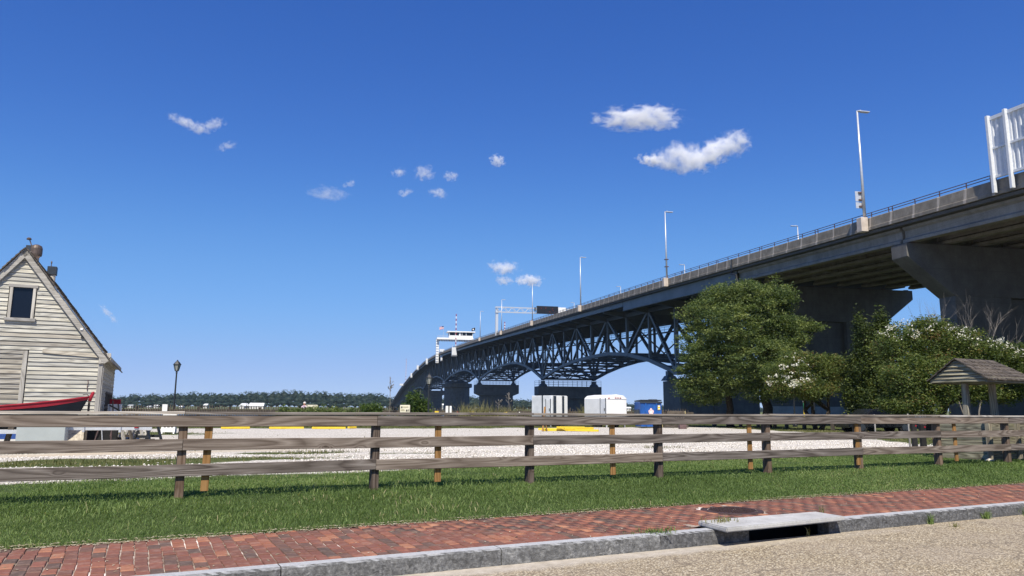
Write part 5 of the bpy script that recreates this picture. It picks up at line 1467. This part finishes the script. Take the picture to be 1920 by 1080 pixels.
sign('split_sign', 'narrow white sign with a dark post in front of it near the middle piers', 841, 58, .95, .46, .60, 'white', (.5,), ((0.02, .3, .10, .62, 'ink'), (.0, -.4, .1, .9, 'ink')))
sign('information_board', 'cream information board with small pictures left of the far bridge end', 759, 57, 1.05, .74, .55, 'cream_sign', (-.38, .38), ((-.24, .38, .10, .12, 'ink'), (.14, .14, .12, .13, 'ink'), (.29, .15, .06, .15, 'ink'), (.05, .40, .40, .05, 'ply'), (-.16, .14, .3, .03, 'ply'), (-.16, .22, .25, .02, 'ply')))
sign('information_board', 'pale double information board beside the person', 584, 57, 1.05, .84, .52, 'cream_sign', (.02, .43), ((-.28, .34, .10, .08, 'ink'), (-.2, .18, .25, .03, 'ply'), (.22, .34, .3, .03, 'ply'), (.22, .22, .25, .03, 'ply')))
# hedge
hd = thing('clipped_hedge', 'low clipped dark green hedge in front of the double information board', 'hedge', bank(590, 55, 0))
crown('foliage', [(( (x - 590) / FPX * 55, 0, .80), (.75, .5, .62)) for x in range(536, 650, 14)], 900, 26, .07, M['leaf_oak'], 61, hd, .13, 0, .5, .8)
MB().box((0, 0, .25), (3.6, .3, .5)).build('stems', M['bark'], hd)
# person
def person(px, Y):
    g_ = place(px, Y, 0)
    t = thing('person', 'person with white hair in a pale pink shirt walking beside the information board', 'person', g_, -.2)
    me = bpy.data.meshes.new('body'); o = link('body', me, t)
    vs_ = [(0, 0, .98), (0, 0, 1.22), (0, .02, 1.44), (0, .0, 1.54), (0, -.03, 1.63), (0, -.02, 1.74), (.10, 0, .92), (.13, -.12, .52), (.14, -.02, .08), (.15, -.17, .04), (-.10, 0, .92), (-.12, .12, .53), (-.12, .28, .12), (-.13, .16, .04), (.20, .01, 1.42), (.25, .05, 1.16), (.27, -.06, .93), (.27, -.09, .84), (-.20, .01, 1.42), (-.25, -.03, 1.16), (-.25, -.18, .96), (-.25, -.23, .88)]
    es = [(0, 1), (1, 2), (2, 3), (3, 4), (4, 5), (0, 6), (6, 7), (7, 8), (8, 9), (0, 10), (10, 11), (11, 12), (12, 13), (2, 14), (14, 15), (15, 16), (16, 17), (2, 18), (18, 19), (19, 20), (20, 21)]
    ra = [.16, .16, .17, .065, .095, .075, .10, .07, .05, .04, .10, .07, .05, .04, .075, .05, .038, .035, .075, .05, .038, .035]
    me.from_pydata(vs_, es, [])
    m_ = o.modifiers.new('Skin', 'SKIN'); 
    for i, v in enumerate(me.skin_vertices[0].data): v.radius = (ra[i], ra[i] * (.7 if i < 3 else 1)); v.use_root = (i == 0)
    o.modifiers.new('Sub', 'SUBSURF').levels = 2; o.modifiers['Sub'].render_levels = 2
    g = G('clothed_figure', .8); z = g.n('SeparateXYZ', 2, Vector=g.coord())
    g.color(g.ramp(g.math('DIVIDE', z, 2), [(.03, (.03, .03, .03)), (.05, (.2, .17, .12)), (.475, (.2, .17, .12)), (.48, (.66, .50, .62)), (.755, (.66, .50, .62)), (.76, (.45, .24, .17))], 'CONSTANT')); me.materials.append(g.m)
    b = MB().lathe([(.0, .115), (.075, .09), (.105, .03), (.10, -.03), (.085, -.06)], (0, .015, 1.70), 14); b.build('hair', M['grey_hair'], t, smooth=True)
    MB().lathe([(.0, .02), (.016, -.01), (.0, -.03)], (0, -.125, 1.655), 6).build('nose', M['skin'], t)
person(570, 57.5)
# trailers, dumpster
def box_trailer(name, label, px, Y, rz, L, W, H, z0, door=True, round_=False, stripes=False):
    t = thing(name, label, 'trailer', place(px, Y), rz)
    if round_:
        b = MB().prism([(-W / 2, 0), (W / 2, 0), (W / 2, H * .86), (W * .36, H * .96), (0, H), (-W * .36, H * .96), (-W / 2, H * .86)], lambda u, v, w: Vector((u, w, z0 + v)), 0, L); b.build('body', M['white'], t, bevel=.03)
        b = MB()
        for x in (-.22, 0, .22): b.box((x + .1, -.02, z0 + H * .87), (.12, .05, .06))
        b.box((-.75, -.02, z0 + H * .86), (.1, .05, .08)); b.build('marker_lamp', M['red'], t)
        MB().box((0, -.015, z0 + H * .84), (W * .98, .03, .04)).build('trim_strip', M['offwhite'], t)
    else:
        MB().box((0, L / 2, z0 + H / 2), (W, L, H)).build('body', M['offwhite'], t, bevel=.03)
    if door:
        MB().box((-W / 2 - .012, L * .16, z0 + H * .44), (.03, L * .22, H * .82)).build('door', M['offwhite'], t, bevel=.01)
        b = MB(); 
        for y in (L * .045, L * .275): b.box((-W / 2 - .02, y, z0 + H * .44), (.04, .05, H * .86))
        b.build('door_frame', M['bin_dark'], t)
        MB().box((-W / 2 - .04, L * .09, z0 + H * .45), (.05, .05, .2)).build('handle', M['black_metal'], t)
    if stripes:
        MB().box((-W * .30, -.012, z0 + H / 2), (W * .18, .03, H * .98)).build('dark_panel', M['bin_dark'], t)
        MB().box((W * .22, -.012, z0 + H / 2), (W * .16, .03, H * .98)).build('dark_panel', M['bin_dark'], t)
        MB().box((-.03 * W, -.016, z0 + H / 2), (W * .36, .03, H * .96)).build('rear_door', M['white'], t)
        MB().box((W * .41, -.016, z0 + H / 2), (W * .18, .03, H * .96)).build('rear_door', M['white'], t)
        MB().box((-W / 2 - .01, L * .45, z0 + H / 2), (.03, .12, H)).build('corner_trim', M['bin_dark'], t)
    for x in (-W / 2 + .15, W / 2 - .15):
        for y in (L * .4, L * .58): MB().tube((x - .1, y, .32), (x + .1, y, .32), .32, n=18).build('wheel', M['rubber'], t)
    MB().box((0, L / 2, z0 - .1), (W * .8, L, .16)).build('chassis', M['black_metal'], t)
    b = MB()
    for x in (-W / 2 + .1, W / 2 - .1): b.box((x, .2, z0 / 2), (.08, .08, z0))
    b.build('jack_leg', M['galv'], t)
    return t
box_trailer('box_trailer', 'boxy white trailer with dark vertical bands on its rear', 1049, 60, .72, 2.3, 1.75, 2.0, .42, True, False, True)
box_trailer('cargo_trailer', 'white cargo trailer with a curved roof and marker lamps', 1157, 57, .50, 3.0, 1.85, 2.05, .42, True, True)
dm = thing('dumpster', 'blue steel dumpster with a pale flower emblem and a yellow label', 'dumpster', place(1221, 56), .12); dm.scale = (.82, 1, 1.18)
b = MB().prism([(-.93, .08), (.93, .08), (.99, 1.0), (.99, 1.62), (-.99, 1.62), (-.99, 1.0)], lambda u, v, w: Vector((u, w, v)), 0, 1.55); b.build('body', M['blue_bin'], dm, bevel=.02)
for x in (-.5, .5): MB().box((x, -.03, .85), (.10, .07, 1.4)).build('rib', M['blue_bin'], dm, bevel=.01)
MB().box((0, -.03, 1.6), (2.06, .1, .10)).build('rim', M['bin_dark'], dm, bevel=.01)
b = MB()
for x in (-.5, .5): b.box((x, .78, 1.70), (.98, 1.66, .07), Matrix.Rotation(-.03, 3, 'X'))
b.build('lid', M['bin_dark'], dm, bevel=.02)
MB().box((.35, .5, 1.76), (.7, .5, .06)).build('lid_flap', M['rubber'], dm, bevel=.02)
MB().box((-1.06, .7, 1.0), (.16, 1.0, .28)).build('lift_pocket', M['bin_dark'], dm)
em = link('emblem', None, dm); em.location = (-.02, -.045, .98)
for k in range(5):
    q = math.pi / 2 + k * 2 * math.pi / 5
    b = MB().prism([(math.cos(a) * .105 + math.cos(q) * .15, math.sin(a) * .105 + math.sin(q) * .15) for a in np.linspace(0, 2 * math.pi, 10, endpoint=False)], lambda u, v, w: Vector((u, w, v)), -.012, .02); b.build('petal', M['pinkish'], em)
MB().prism([(math.cos(a) * .085, math.sin(a) * .085) for a in np.linspace(0, 2 * math.pi, 12, endpoint=False)], lambda u, v, w: Vector((u, w, v)), -.02, .02).build('flower_heart', M['white'], em)
b = MB()
for k in range(6): b.box((-.19 + k * .075, -.01, -.33), (.055, .02, .09))
b.build('caption', M['white'], em)
lb_ = MB().box((.72, -.04, 1.27), (.22, .02, .28)).build('label', M['yellow'], dm); MB().box((.72, -.052, 1.36), (.18, .01, .06)).box((.72, -.052, 1.2), (.14, .01, .05)).build('print', M['white'], lb_)
for x in (-.9, .9): MB().box((x, -.03, .45), (.12, .05, .1)).build('catch', M['white'], dm)
# lumber stack
ls = thing('lumber_stack', 'low stack of brown timber right of the dumpster', 'lumber stack', place(1268, 58), .1)
for q in range(5):
    for k in range(4): MB().box((random.uniform(-.1, .1), k * .22, .12 + q * .26), (1.9 - (.5 if q == 4 else 0), .2, .22)).build('beam', M['ply'] if (q + k) % 2 else M['old_wood'], ls, bevel=.01)
t = thing('red_toolbox', 'dark reddish box on the grass at the end of the lumber stack', 'box', place(1279, 53), .2); MB().box((0, 0, .16), (.5, .3, .32)).build('case', M['rust'], t, bevel=.02); MB().box((0, 0, .34), (.3, .04, .04)).build('handle', M['black_metal'], t)
# yellow timbers lying on the gravel
yt = [(1058, 46, 2.6, .12, .14, 0, 'long yellow beam lying lowest in front of the loose pile'), (1042, 47.5, 2.2, -.05, .14, .0, 'yellow beam at the left of the loose pile'), (1085, 45, 1.9, .35, .12, .13, 'yellow beam lying across the right of the pile'), (1100, 44.6, 1.4, -.30, .12, .02, 'short yellow beam at the right tip of the pile'), (1070, 45.6, 1.7, -.22, .13, .15, 'yellow beam resting on top of the pile')]
def beam_thing(px, Y, L_, rz, sz, dz, lb, grp):
    t = thing('yellow_beam', lb, 'beam', place(px, Y, dz), rz, grp); MB().box((0, 0, sz / 2), (L_, .16, sz)).build('timber', M['yellow'], t, bevel=.012)
    b = MB()
    for x in (-L_ * .35, L_ * .35): b.box((x, 0, sz + .004), (.05, .05, .008))
    b.build('bolt', M['rust'], t)
for a in yt: beam_thing(*a, 'yellow beams piled on the gravel')
for px0, px1, Y, lb in ((416, 470, 46.5, 'faint yellow parking beam at the left end of the row'), (506, 571, 47.0, 'yellow parking beam second from the left on the grass edge'), (586, 649, 47.5, 'yellow parking beam third in the row, longest in view'), (654, 668, 49, 'short yellow parking beam at the right end of the row')):
    p, q = place(px0, Y), place(px1, Y + .6); d = q - p
    t = thing('parking_beam', lb, 'parking beam', (p + q) / 2, math.atan2(d.y, d.x), 'yellow parking beams'); MB().box((0, 0, .075), (d.length, .16, .13)).build('timber', M['yellow'], t, bevel=.015)
    b = MB()
    for x in (-d.length * .4, d.length * .4): b.box((x, 0, .145), (.06, .06, .02))
    b.build('bolt', M['rust'], t)
t = thing('wood_stake', 'pale wooden stake standing at the yellow beam pile', 'stake', place(1021, 45.5), .2); MB().beam((-.12, 0, 0), (.02, 0, 1.45), .09, .07).build('shaft', M['batten'], t); MB().beam((.16, 0, 0), (.02, 0, .7), .07, .06).build('brace', M['batten'], t)
# bollards under the trees
bl_pos = [(1388, 60), (1421, 59), (1474, 56.5), (1507, 55), (1541, 53.5), (1580, 51), (1560, 51.5), (1452, 58)]
bl_lb = ['wooden bollard in the shade furthest left', 'wooden bollard just left of the thick trunk', 'pale wooden bollard right of the thick trunk', 'wooden bollard below the green and yellow marker', 'wooden bollard right of the crape myrtle stems', 'wooden bollard beside the dark parked car', 'slim wooden bollard second from the dark car', 'wooden bollard right behind the thick trunk']
b0 = None
for (px, Y), lb in zip(bl_pos, bl_lb):
    if b0 is None:
        b0 = thing('bollard', lb, 'bollard', place(px, Y), .3, 'wooden bollards under the trees'); MB().box((0, 0, .42), (.22, .22, .84)).build('post', M['old_wood_z'], b0, bevel=.02); MB().box((0, 0, .86), (.2, .2, .05), None, .6).build('cap', M['old_wood_z'], b0)
    else: dup(b0, place(px, Y), random.uniform(0, 1), lb)
mk = thing('marker_post', 'slim utility marker, yellow below and green with a white top', 'marker', place(1508, 58)); MB().lathe([(.05, 0), (.05, 1.5)], n=10).build('lower', M['yellow'], mk); MB().lathe([(.055, 1.5), (.055, 1.95)], n=10).build('upper', M['greenpole'], mk); MB().lathe([(.06, 1.95), (.06, 2.12), (.03, 2.16)], n=10).build('cap', M['white'], mk)
# parked car in the shade
ca = thing('parked_car', 'black car parked in deep shade under the cedar', 'car', place(1640, 46), .1)
b = MB().prism([(-2.15, .30), (-2.2, .75), (-1.9, .92), (-1.25, .98), (-.65, 1.42), (.75, 1.45), (1.5, 1.02), (2.1, .95), (2.2, .6), (2.15, .30)], lambda u, v, w: Vector((u, w, v)), -.85, .85); b.build('body', M['car'], ca, bevel=.06, seg=2)
for sg_ in (-1, 1):
    b = MB().prism([(-1.1, .98), (-.6, 1.34), (.05, 1.37), (.05, .98)], lambda u, v, w: Vector((u, w, v)), sg_ * .86 - .006, sg_ * .86 + .006).prism([(.12, .98), (.12, 1.37), (.7, 1.37), (1.3, 1.0)], lambda u, v, w: Vector((u, w, v)), sg_ * .86 - .006, sg_ * .86 + .006); b.build('side_window', M['glass'], ca)
    for x in (-1.35, 1.35):
        w_ = MB().tube((x, sg_ * .72 - .1, .33), (x, sg_ * .72 + .12, .33), .33, n=20).build('wheel', M['rubber'], ca); MB().tube((x, sg_ * .84 - .02, .33), (x, sg_ * .84 + .02, .33), .2, n=14).build('rim', M['bin_dark'], w_)
    MB().box((-2.16, sg_ * .6, .72), (.1, .34, .14)).build('headlight', M['lampglass'], ca, bevel=.02)
# grasses along the bank
def bank_plants():
    items = [(775, 60, 1.6, .8, 'green bushy young tree beside the information board', 1), (790, 61, 1.2, .6, 'small bright green bush left of the green lamp post', 1), (700, 63, .9, .8, 'yellow green bush at the end of the far trees', 1), (685, 64, .8, .7, 'small scrubby bush left of the yellow green bush', 1)]
    for px, Y, h_, w_, lb, k in items:
        p = place(px, Y); t = thing('bush', lb, 'bush', p)
        crown('foliage', [((0, 0, .55 + h_ * .55), (w_, w_ * .8, h_ * .7)), ((w_ * .4, 0, .4 + h_ * .9), (w_ * .4, w_ * .4, h_ * .55)), ((-w_ * .4, 0, .4 + h_ * .7), (w_ * .45, w_ * .4, h_ * .5))], 130, 26, .08, M['leaf_shrub'], int(px), t, .16, 0, .3, .9)
        MB().tube((0, 0, 0), (0, 0, .9), .06, .03).build('stem', M['bark'], t)
    for px0, px1, Y, h_, lb, s_ in ((864, 905, 66, 1.5, 'feathery dry reeds in front of the round pier', 1), (905, 965, 68, 1.5, 'reeds growing before the second pier', 2), (940, 1010, 70, 1.3, 'brown reeds left of the first trailer', 3), (1085, 1110, 66, 1.6, 'dry reeds between the two trailers', 4), (560, 760, 67, .9, 'scrubby weeds along the riverbank fence', 5)):
        r2 = np.random.default_rng(s_); n_ = int((px1 - px0) * 9); a, c = place(px0, Y), place(px1, Y + 1)
        f_ = r2.uniform(0, 1, n_)[:, None]; P = np.array(a) * (1 - f_) + np.array(c) * f_ + r2.normal(size=(n_, 3)) * np.array([.1, .5, 0]); P -= np.array(a)
        m0 = blades('reeds', P, .7 * h_, 1.35 * h_, .035, .45, M['drygrass'], 70 + s_); m0.location = a; m0.rotation_euler.z = 0; tag(m0, lb, 'reeds')
bank_plants()
for px, Y, H_, lb in ((730, 63, 4.0, 'spindly bare stalk at the far end of the bridge'), (954, 69, 2.9, 'tall dead flower stalk between the second and first pier'), (935, 69, 2.2, 'thin dead stalk left of the tall one')):
    t = thing('dead_stalk', lb, 'plant', place(px, Y)); b = MB().path([(0, 0, 0), (.03, 0, H_ * .5), (-.04, 0, H_)], .025, 5); b.build('stem', M['bark_pale'], t)
    b = MB(); r2 = random.Random(px)
    for k in range(16):
        z = H_ * r2.uniform(.68, 1.0); x, y = r2.uniform(-.3, .3), r2.uniform(-.3, .3); b.path([(0, 0, z - .15), (x, y, z + .05)], .014, 4); b.lathe([(0, -.05), (.05, 0), (0, .06)], (x, y, z + .06), 5)
    b.build('seed_heads', M['bark_pale'], t)

# ================================================================== FAR SHORE
TOPX = [-900, 100, 218, 250, 285, 312, 326, 388, 396, 415, 480, 520, 580, 635, 700, 726, 760, 850, 885, 900, 960, 985, 1010, 1125, 1150, 1190, 1215, 1250, 1300, 1500, 2600]
TOPY = [738, 742, 744, 741, 738, 740, 737, 737, 740, 736, 736, 733, 733.5, 737, 738, 741, 748, 746, 742, 746, 747, 748, 752, 751, 752, 756, 757, 762, 764, 764, 764]
r = np.random.default_rng(5); lob = []
for px in np.arange(-700, 1500, 11):
    for row in range(3):
        x = px + r.uniform(-3, 3); top = np.interp(x, TOPX, TOPY) + r.uniform(-2.0, 3.2) + row * (769 - np.interp(x, TOPX, TOPY)) * .27
        Y = 1110 - row * 32 + r.uniform(-10, 10); p = at(x, top, Y); rad = r.uniform(7, 14)
        zt = p.z; hgt_ = max(4, (zt - 1) * .42)
        lob.append(((p.x, p.y, zt - hgt_ * .55), (rad, rad * .8, hgt_ * .6)))
fw = crown('far_wood', lob, 15000, 10, .75, M['leaf_far'], 8, None, .9, 0, .82, .7, 0.0, .25)[0]
fw['kind'] = 'stuff'
b = MB()                                            # solid core in darkened leaf colour, the wood's inner shade painted in
for (c, rr2) in lob:
    n0 = len(b.v)
    for k in range(6): q = k * math.pi / 3; b.v.append((c[0] + math.cos(q) * rr2[0] * .75, c[1] + math.sin(q) * rr2[1] * .75, c[2] - rr2[2] * .1))
    b.v.append((c[0], c[1], c[2] + rr2[2] * .8)); b.v.append((c[0], c[1], max(-1, c[2] - rr2[2] * 2)))
    for k in range(6): b.f += [(n0 + k, n0 + (k + 1) % 6, n0 + 6), (n0 + (k + 1) % 6, n0 + k, n0 + 7)]
np_mesh('far_wood_core', b.v, b.f, M['leaf_far'], None, np.full(len(b.v), .12), kind='stuff')
def far_house(px, py_top, py_bot, wpx, label, Y=1035, roof_f=.5, rz=0, rm='roofwhite', wm='housewall'):
    p0, p1 = at(px, py_bot, Y), at(px, py_top, Y); H_ = p1.z - p0.z; W_ = wpx * Y / FPX * (1 if wpx > 13 else .65)
    t = thing('far_house', label, 'house', (p0.x, p0.y, p0.z), rz, 'houses on the far shore')
    w = MB().box((0, 0, H_ * (1 - roof_f) / 2 - 1), (W_, 9, H_ * (1 - roof_f) + 2)).build('wall', M[wm], t)
    b = MB().prism([(-5.2, 0), (5.2, 0), (0, H_ * roof_f)], lambda u, v, w_: Vector((w_, u, H_ * (1 - roof_f) + v)), -W_ / 2 - .6, W_ / 2 + .6); b.build('roof', M[rm], t)
    for x in np.linspace(-W_ * .35, W_ * .35, max(2, int(W_ / 5))): MB().box((x, -4.53, H_ * (1 - roof_f) * .45), (1.2, .1, 1.5)).build('window', M['glass'], t)
    return t
far_house(482, 755.5, 766, 26, 'long white roofed house on the far shore, largest of them', roof_f=.55)
far_house(458, 756, 766, 14, 'white gabled house left of the long white roofed house', rz=1.2, roof_f=.5)
far_house(387, 757, 763, 9, 'small white two part house on the far shore between lamp and white roof')
far_house(247, 759, 763, 13, 'low row of white buildings on the far shore beside the house corner', roof_f=.3)
far_house(281, 761, 764, 8, 'tiny white house on the far shore left of the blank sign')
far_house(293, 759, 763, 7, 'small gabled house on the far shore touching the blank sign', rz=.9)
far_house(341, 761, 765, 8, 'small pale house on the far shore right of the lone lamp post')
far_house(828, 757, 766, 10, 'pale buildings seen between two bridge piers', roof_f=.3)
far_house(1178, 763, 768, 12, 'pale low building on the far shore right of the cargo trailer')

# ================================================================== CLOUDS
def cloud_mat(name, dens, scale, seed, thr, edge=.45):
    m = bpy.data.materials.new(name); m.use_nodes = True; t = m.node_tree; t.nodes.clear()
    out = t.nodes.new('ShaderNodeOutputMaterial'); pv = t.nodes.new('ShaderNodeVolumePrincipled')
    t.links.new(pv.outputs[0], out.inputs['Volume']); pv.inputs['Color'].default_value = (1, 1, 1, 1); pv.inputs['Anisotropy'].default_value = -.15
    tc = t.nodes.new('ShaderNodeTexCoord')
    ln = t.nodes.new('ShaderNodeVectorMath'); ln.operation = 'LENGTH'; t.links.new(tc.outputs['Object'], ln.inputs[0])
    mp = t.nodes.new('ShaderNodeMapping'); mp.inputs['Location'].default_value = (seed * 3.1, seed * 1.7, seed * .9); mp.inputs['Scale'].default_value = scale
    t.links.new(tc.outputs['Object'], mp.inputs[0])
    nz = t.nodes.new('ShaderNodeTexNoise'); nz.inputs['Scale'].default_value = 1.0; nz.inputs['Detail'].default_value = 9; nz.inputs['Roughness'].default_value = .66; nz.inputs['Distortion'].default_value = .25; t.links.new(mp.outputs[0], nz.inputs[0])
    def mth(op, a, b_):
        n_ = t.nodes.new('ShaderNodeMath'); n_.operation = op
        for i_, v_ in enumerate((a, b_)):
            if isinstance(v_, (int, float)): n_.inputs[i_].default_value = v_
            else: t.links.new(v_, n_.inputs[i_])
        return n_.outputs[0]
    # density = noise - threshold - falloff(r)
    fall = mth('MULTIPLY', mth('POWER', ln.outputs['Value'], 2.0), edge)
    nq = mth('ADD', mth('MULTIPLY', mth('SUBTRACT', nz.outputs[0], .5), 1.75), .5)
    d = mth('SUBTRACT', mth('SUBTRACT', nq, thr), fall)
    d = mth('MULTIPLY', mth('MAXIMUM', d, 0), dens)
    t.links.new(d, pv.inputs['Density'])
    pv.inputs['Emission Strength'].default_value = 0
    return m
def cloud(label, parts_, dens, thr, seed, fx=2.0, Y=3600):
    cx = sum(p[0] for p in parts_) / len(parts_); cy = sum(p[1] for p in parts_) / len(parts_)
    t = thing('cloud', label, 'cloud', at(cx, cy, Y), 0, 'small white fair weather clouds')
    for i_, (px, py, wx, wy, tilt) in enumerate(parts_):
        wx *= 1.22; wy *= 1.22
        k = Y / FPX; p = at(px, py, Y + i_ * 5) - t.location
        bm = bmesh.new(); bmesh.ops.create_icosphere(bm, subdivisions=3, radius=1.0); me = bpy.data.meshes.new('puff'); bm.to_mesh(me); bm.free()
        a_ = wx * k / 2; c_ = wy * k / 2
        me.materials.append(cloud_mat('cloud_vapour', dens / (c_ * 1.45), (fx * 1.45, fx, fx * max(.75, 1.6 * c_ / a_)), seed + i_, thr))
        o = link('puff', me, t); o.location = p; o.scale = (a_, max(c_, a_ * .5), c_); o.rotation_euler = (0, R(tilt), 0)
cloud('largest cloud, two joined puffs rising to the right above the bridge', [(1222, 300, 60, 26, 8), (1282, 298, 130, 66, -2), (1330, 290, 90, 54, -22), (1365, 273, 104, 56, -20)], 15, .30, 1, 2.3)
cloud('long flat cloud directly above the largest one', [(1200, 222, 180, 46, -1)], 14, .30, 4, 2.6)
cloud('curved wispy cloud at the upper left', [(345, 228, 74, 24, 20), (374, 240, 60, 26, 4), (402, 233, 52, 28, -20)], 5, .32, 6, 2.2)
cloud('faint little wisp below the curved cloud', [(426, 274, 46, 18, -20)], 3, .32, 9)
cloud('small bright puff in the middle of the sky', [(933, 302, 34, 26, 10)], 10, .30, 11)
cloud('loose group of tiny puffs left of the middle puff', [(796, 325, 48, 36, 0), (748, 323, 36, 20, -10), (845, 331, 36, 22, 8), (822, 362, 40, 24, 10), (760, 361, 36, 18, -10)], 5, .32, 13)
cloud('faint ragged smear left of the group of tiny puffs', [(612, 362, 84, 34, 8), (655, 345, 34, 14, -25)], 2.6, .32, 21)
cloud('small cloud above the gantry, upper of three', [(945, 502, 66, 30, 4)], 9, .31, 24)
cloud('small pale cloud above the gantry, lower left of three', [(945, 526, 44, 20, 4)], 7, .31, 26)
cloud('small bright cloud behind a light pole, right of three', [(992, 526, 56, 26, 4)], 12, .30, 28)
cloud('thin slanting streak right of the house gable', [(202, 588, 56, 12, 45)], 2.2, .32, 31)

# ================================================================== HAZE
hm = bpy.data.materials.new('thin_air'); hm.use_nodes = True; ht = hm.node_tree; ht.nodes.clear()
ho_ = ht.nodes.new('ShaderNodeOutputMaterial'); hv = ht.nodes.new('ShaderNodeVolumePrincipled')
hv.inputs['Density'].default_value = HAZE; hv.inputs['Color'].default_value = (.66, .82, 1, 1); hv.inputs['Anisotropy'].default_value = .0
ht.links.new(hv.outputs[0], ho_.inputs['Volume'])
MB().box((0, 1090, 34), (5400, 2420, 80)).build('haze', hm, kind='stuff')
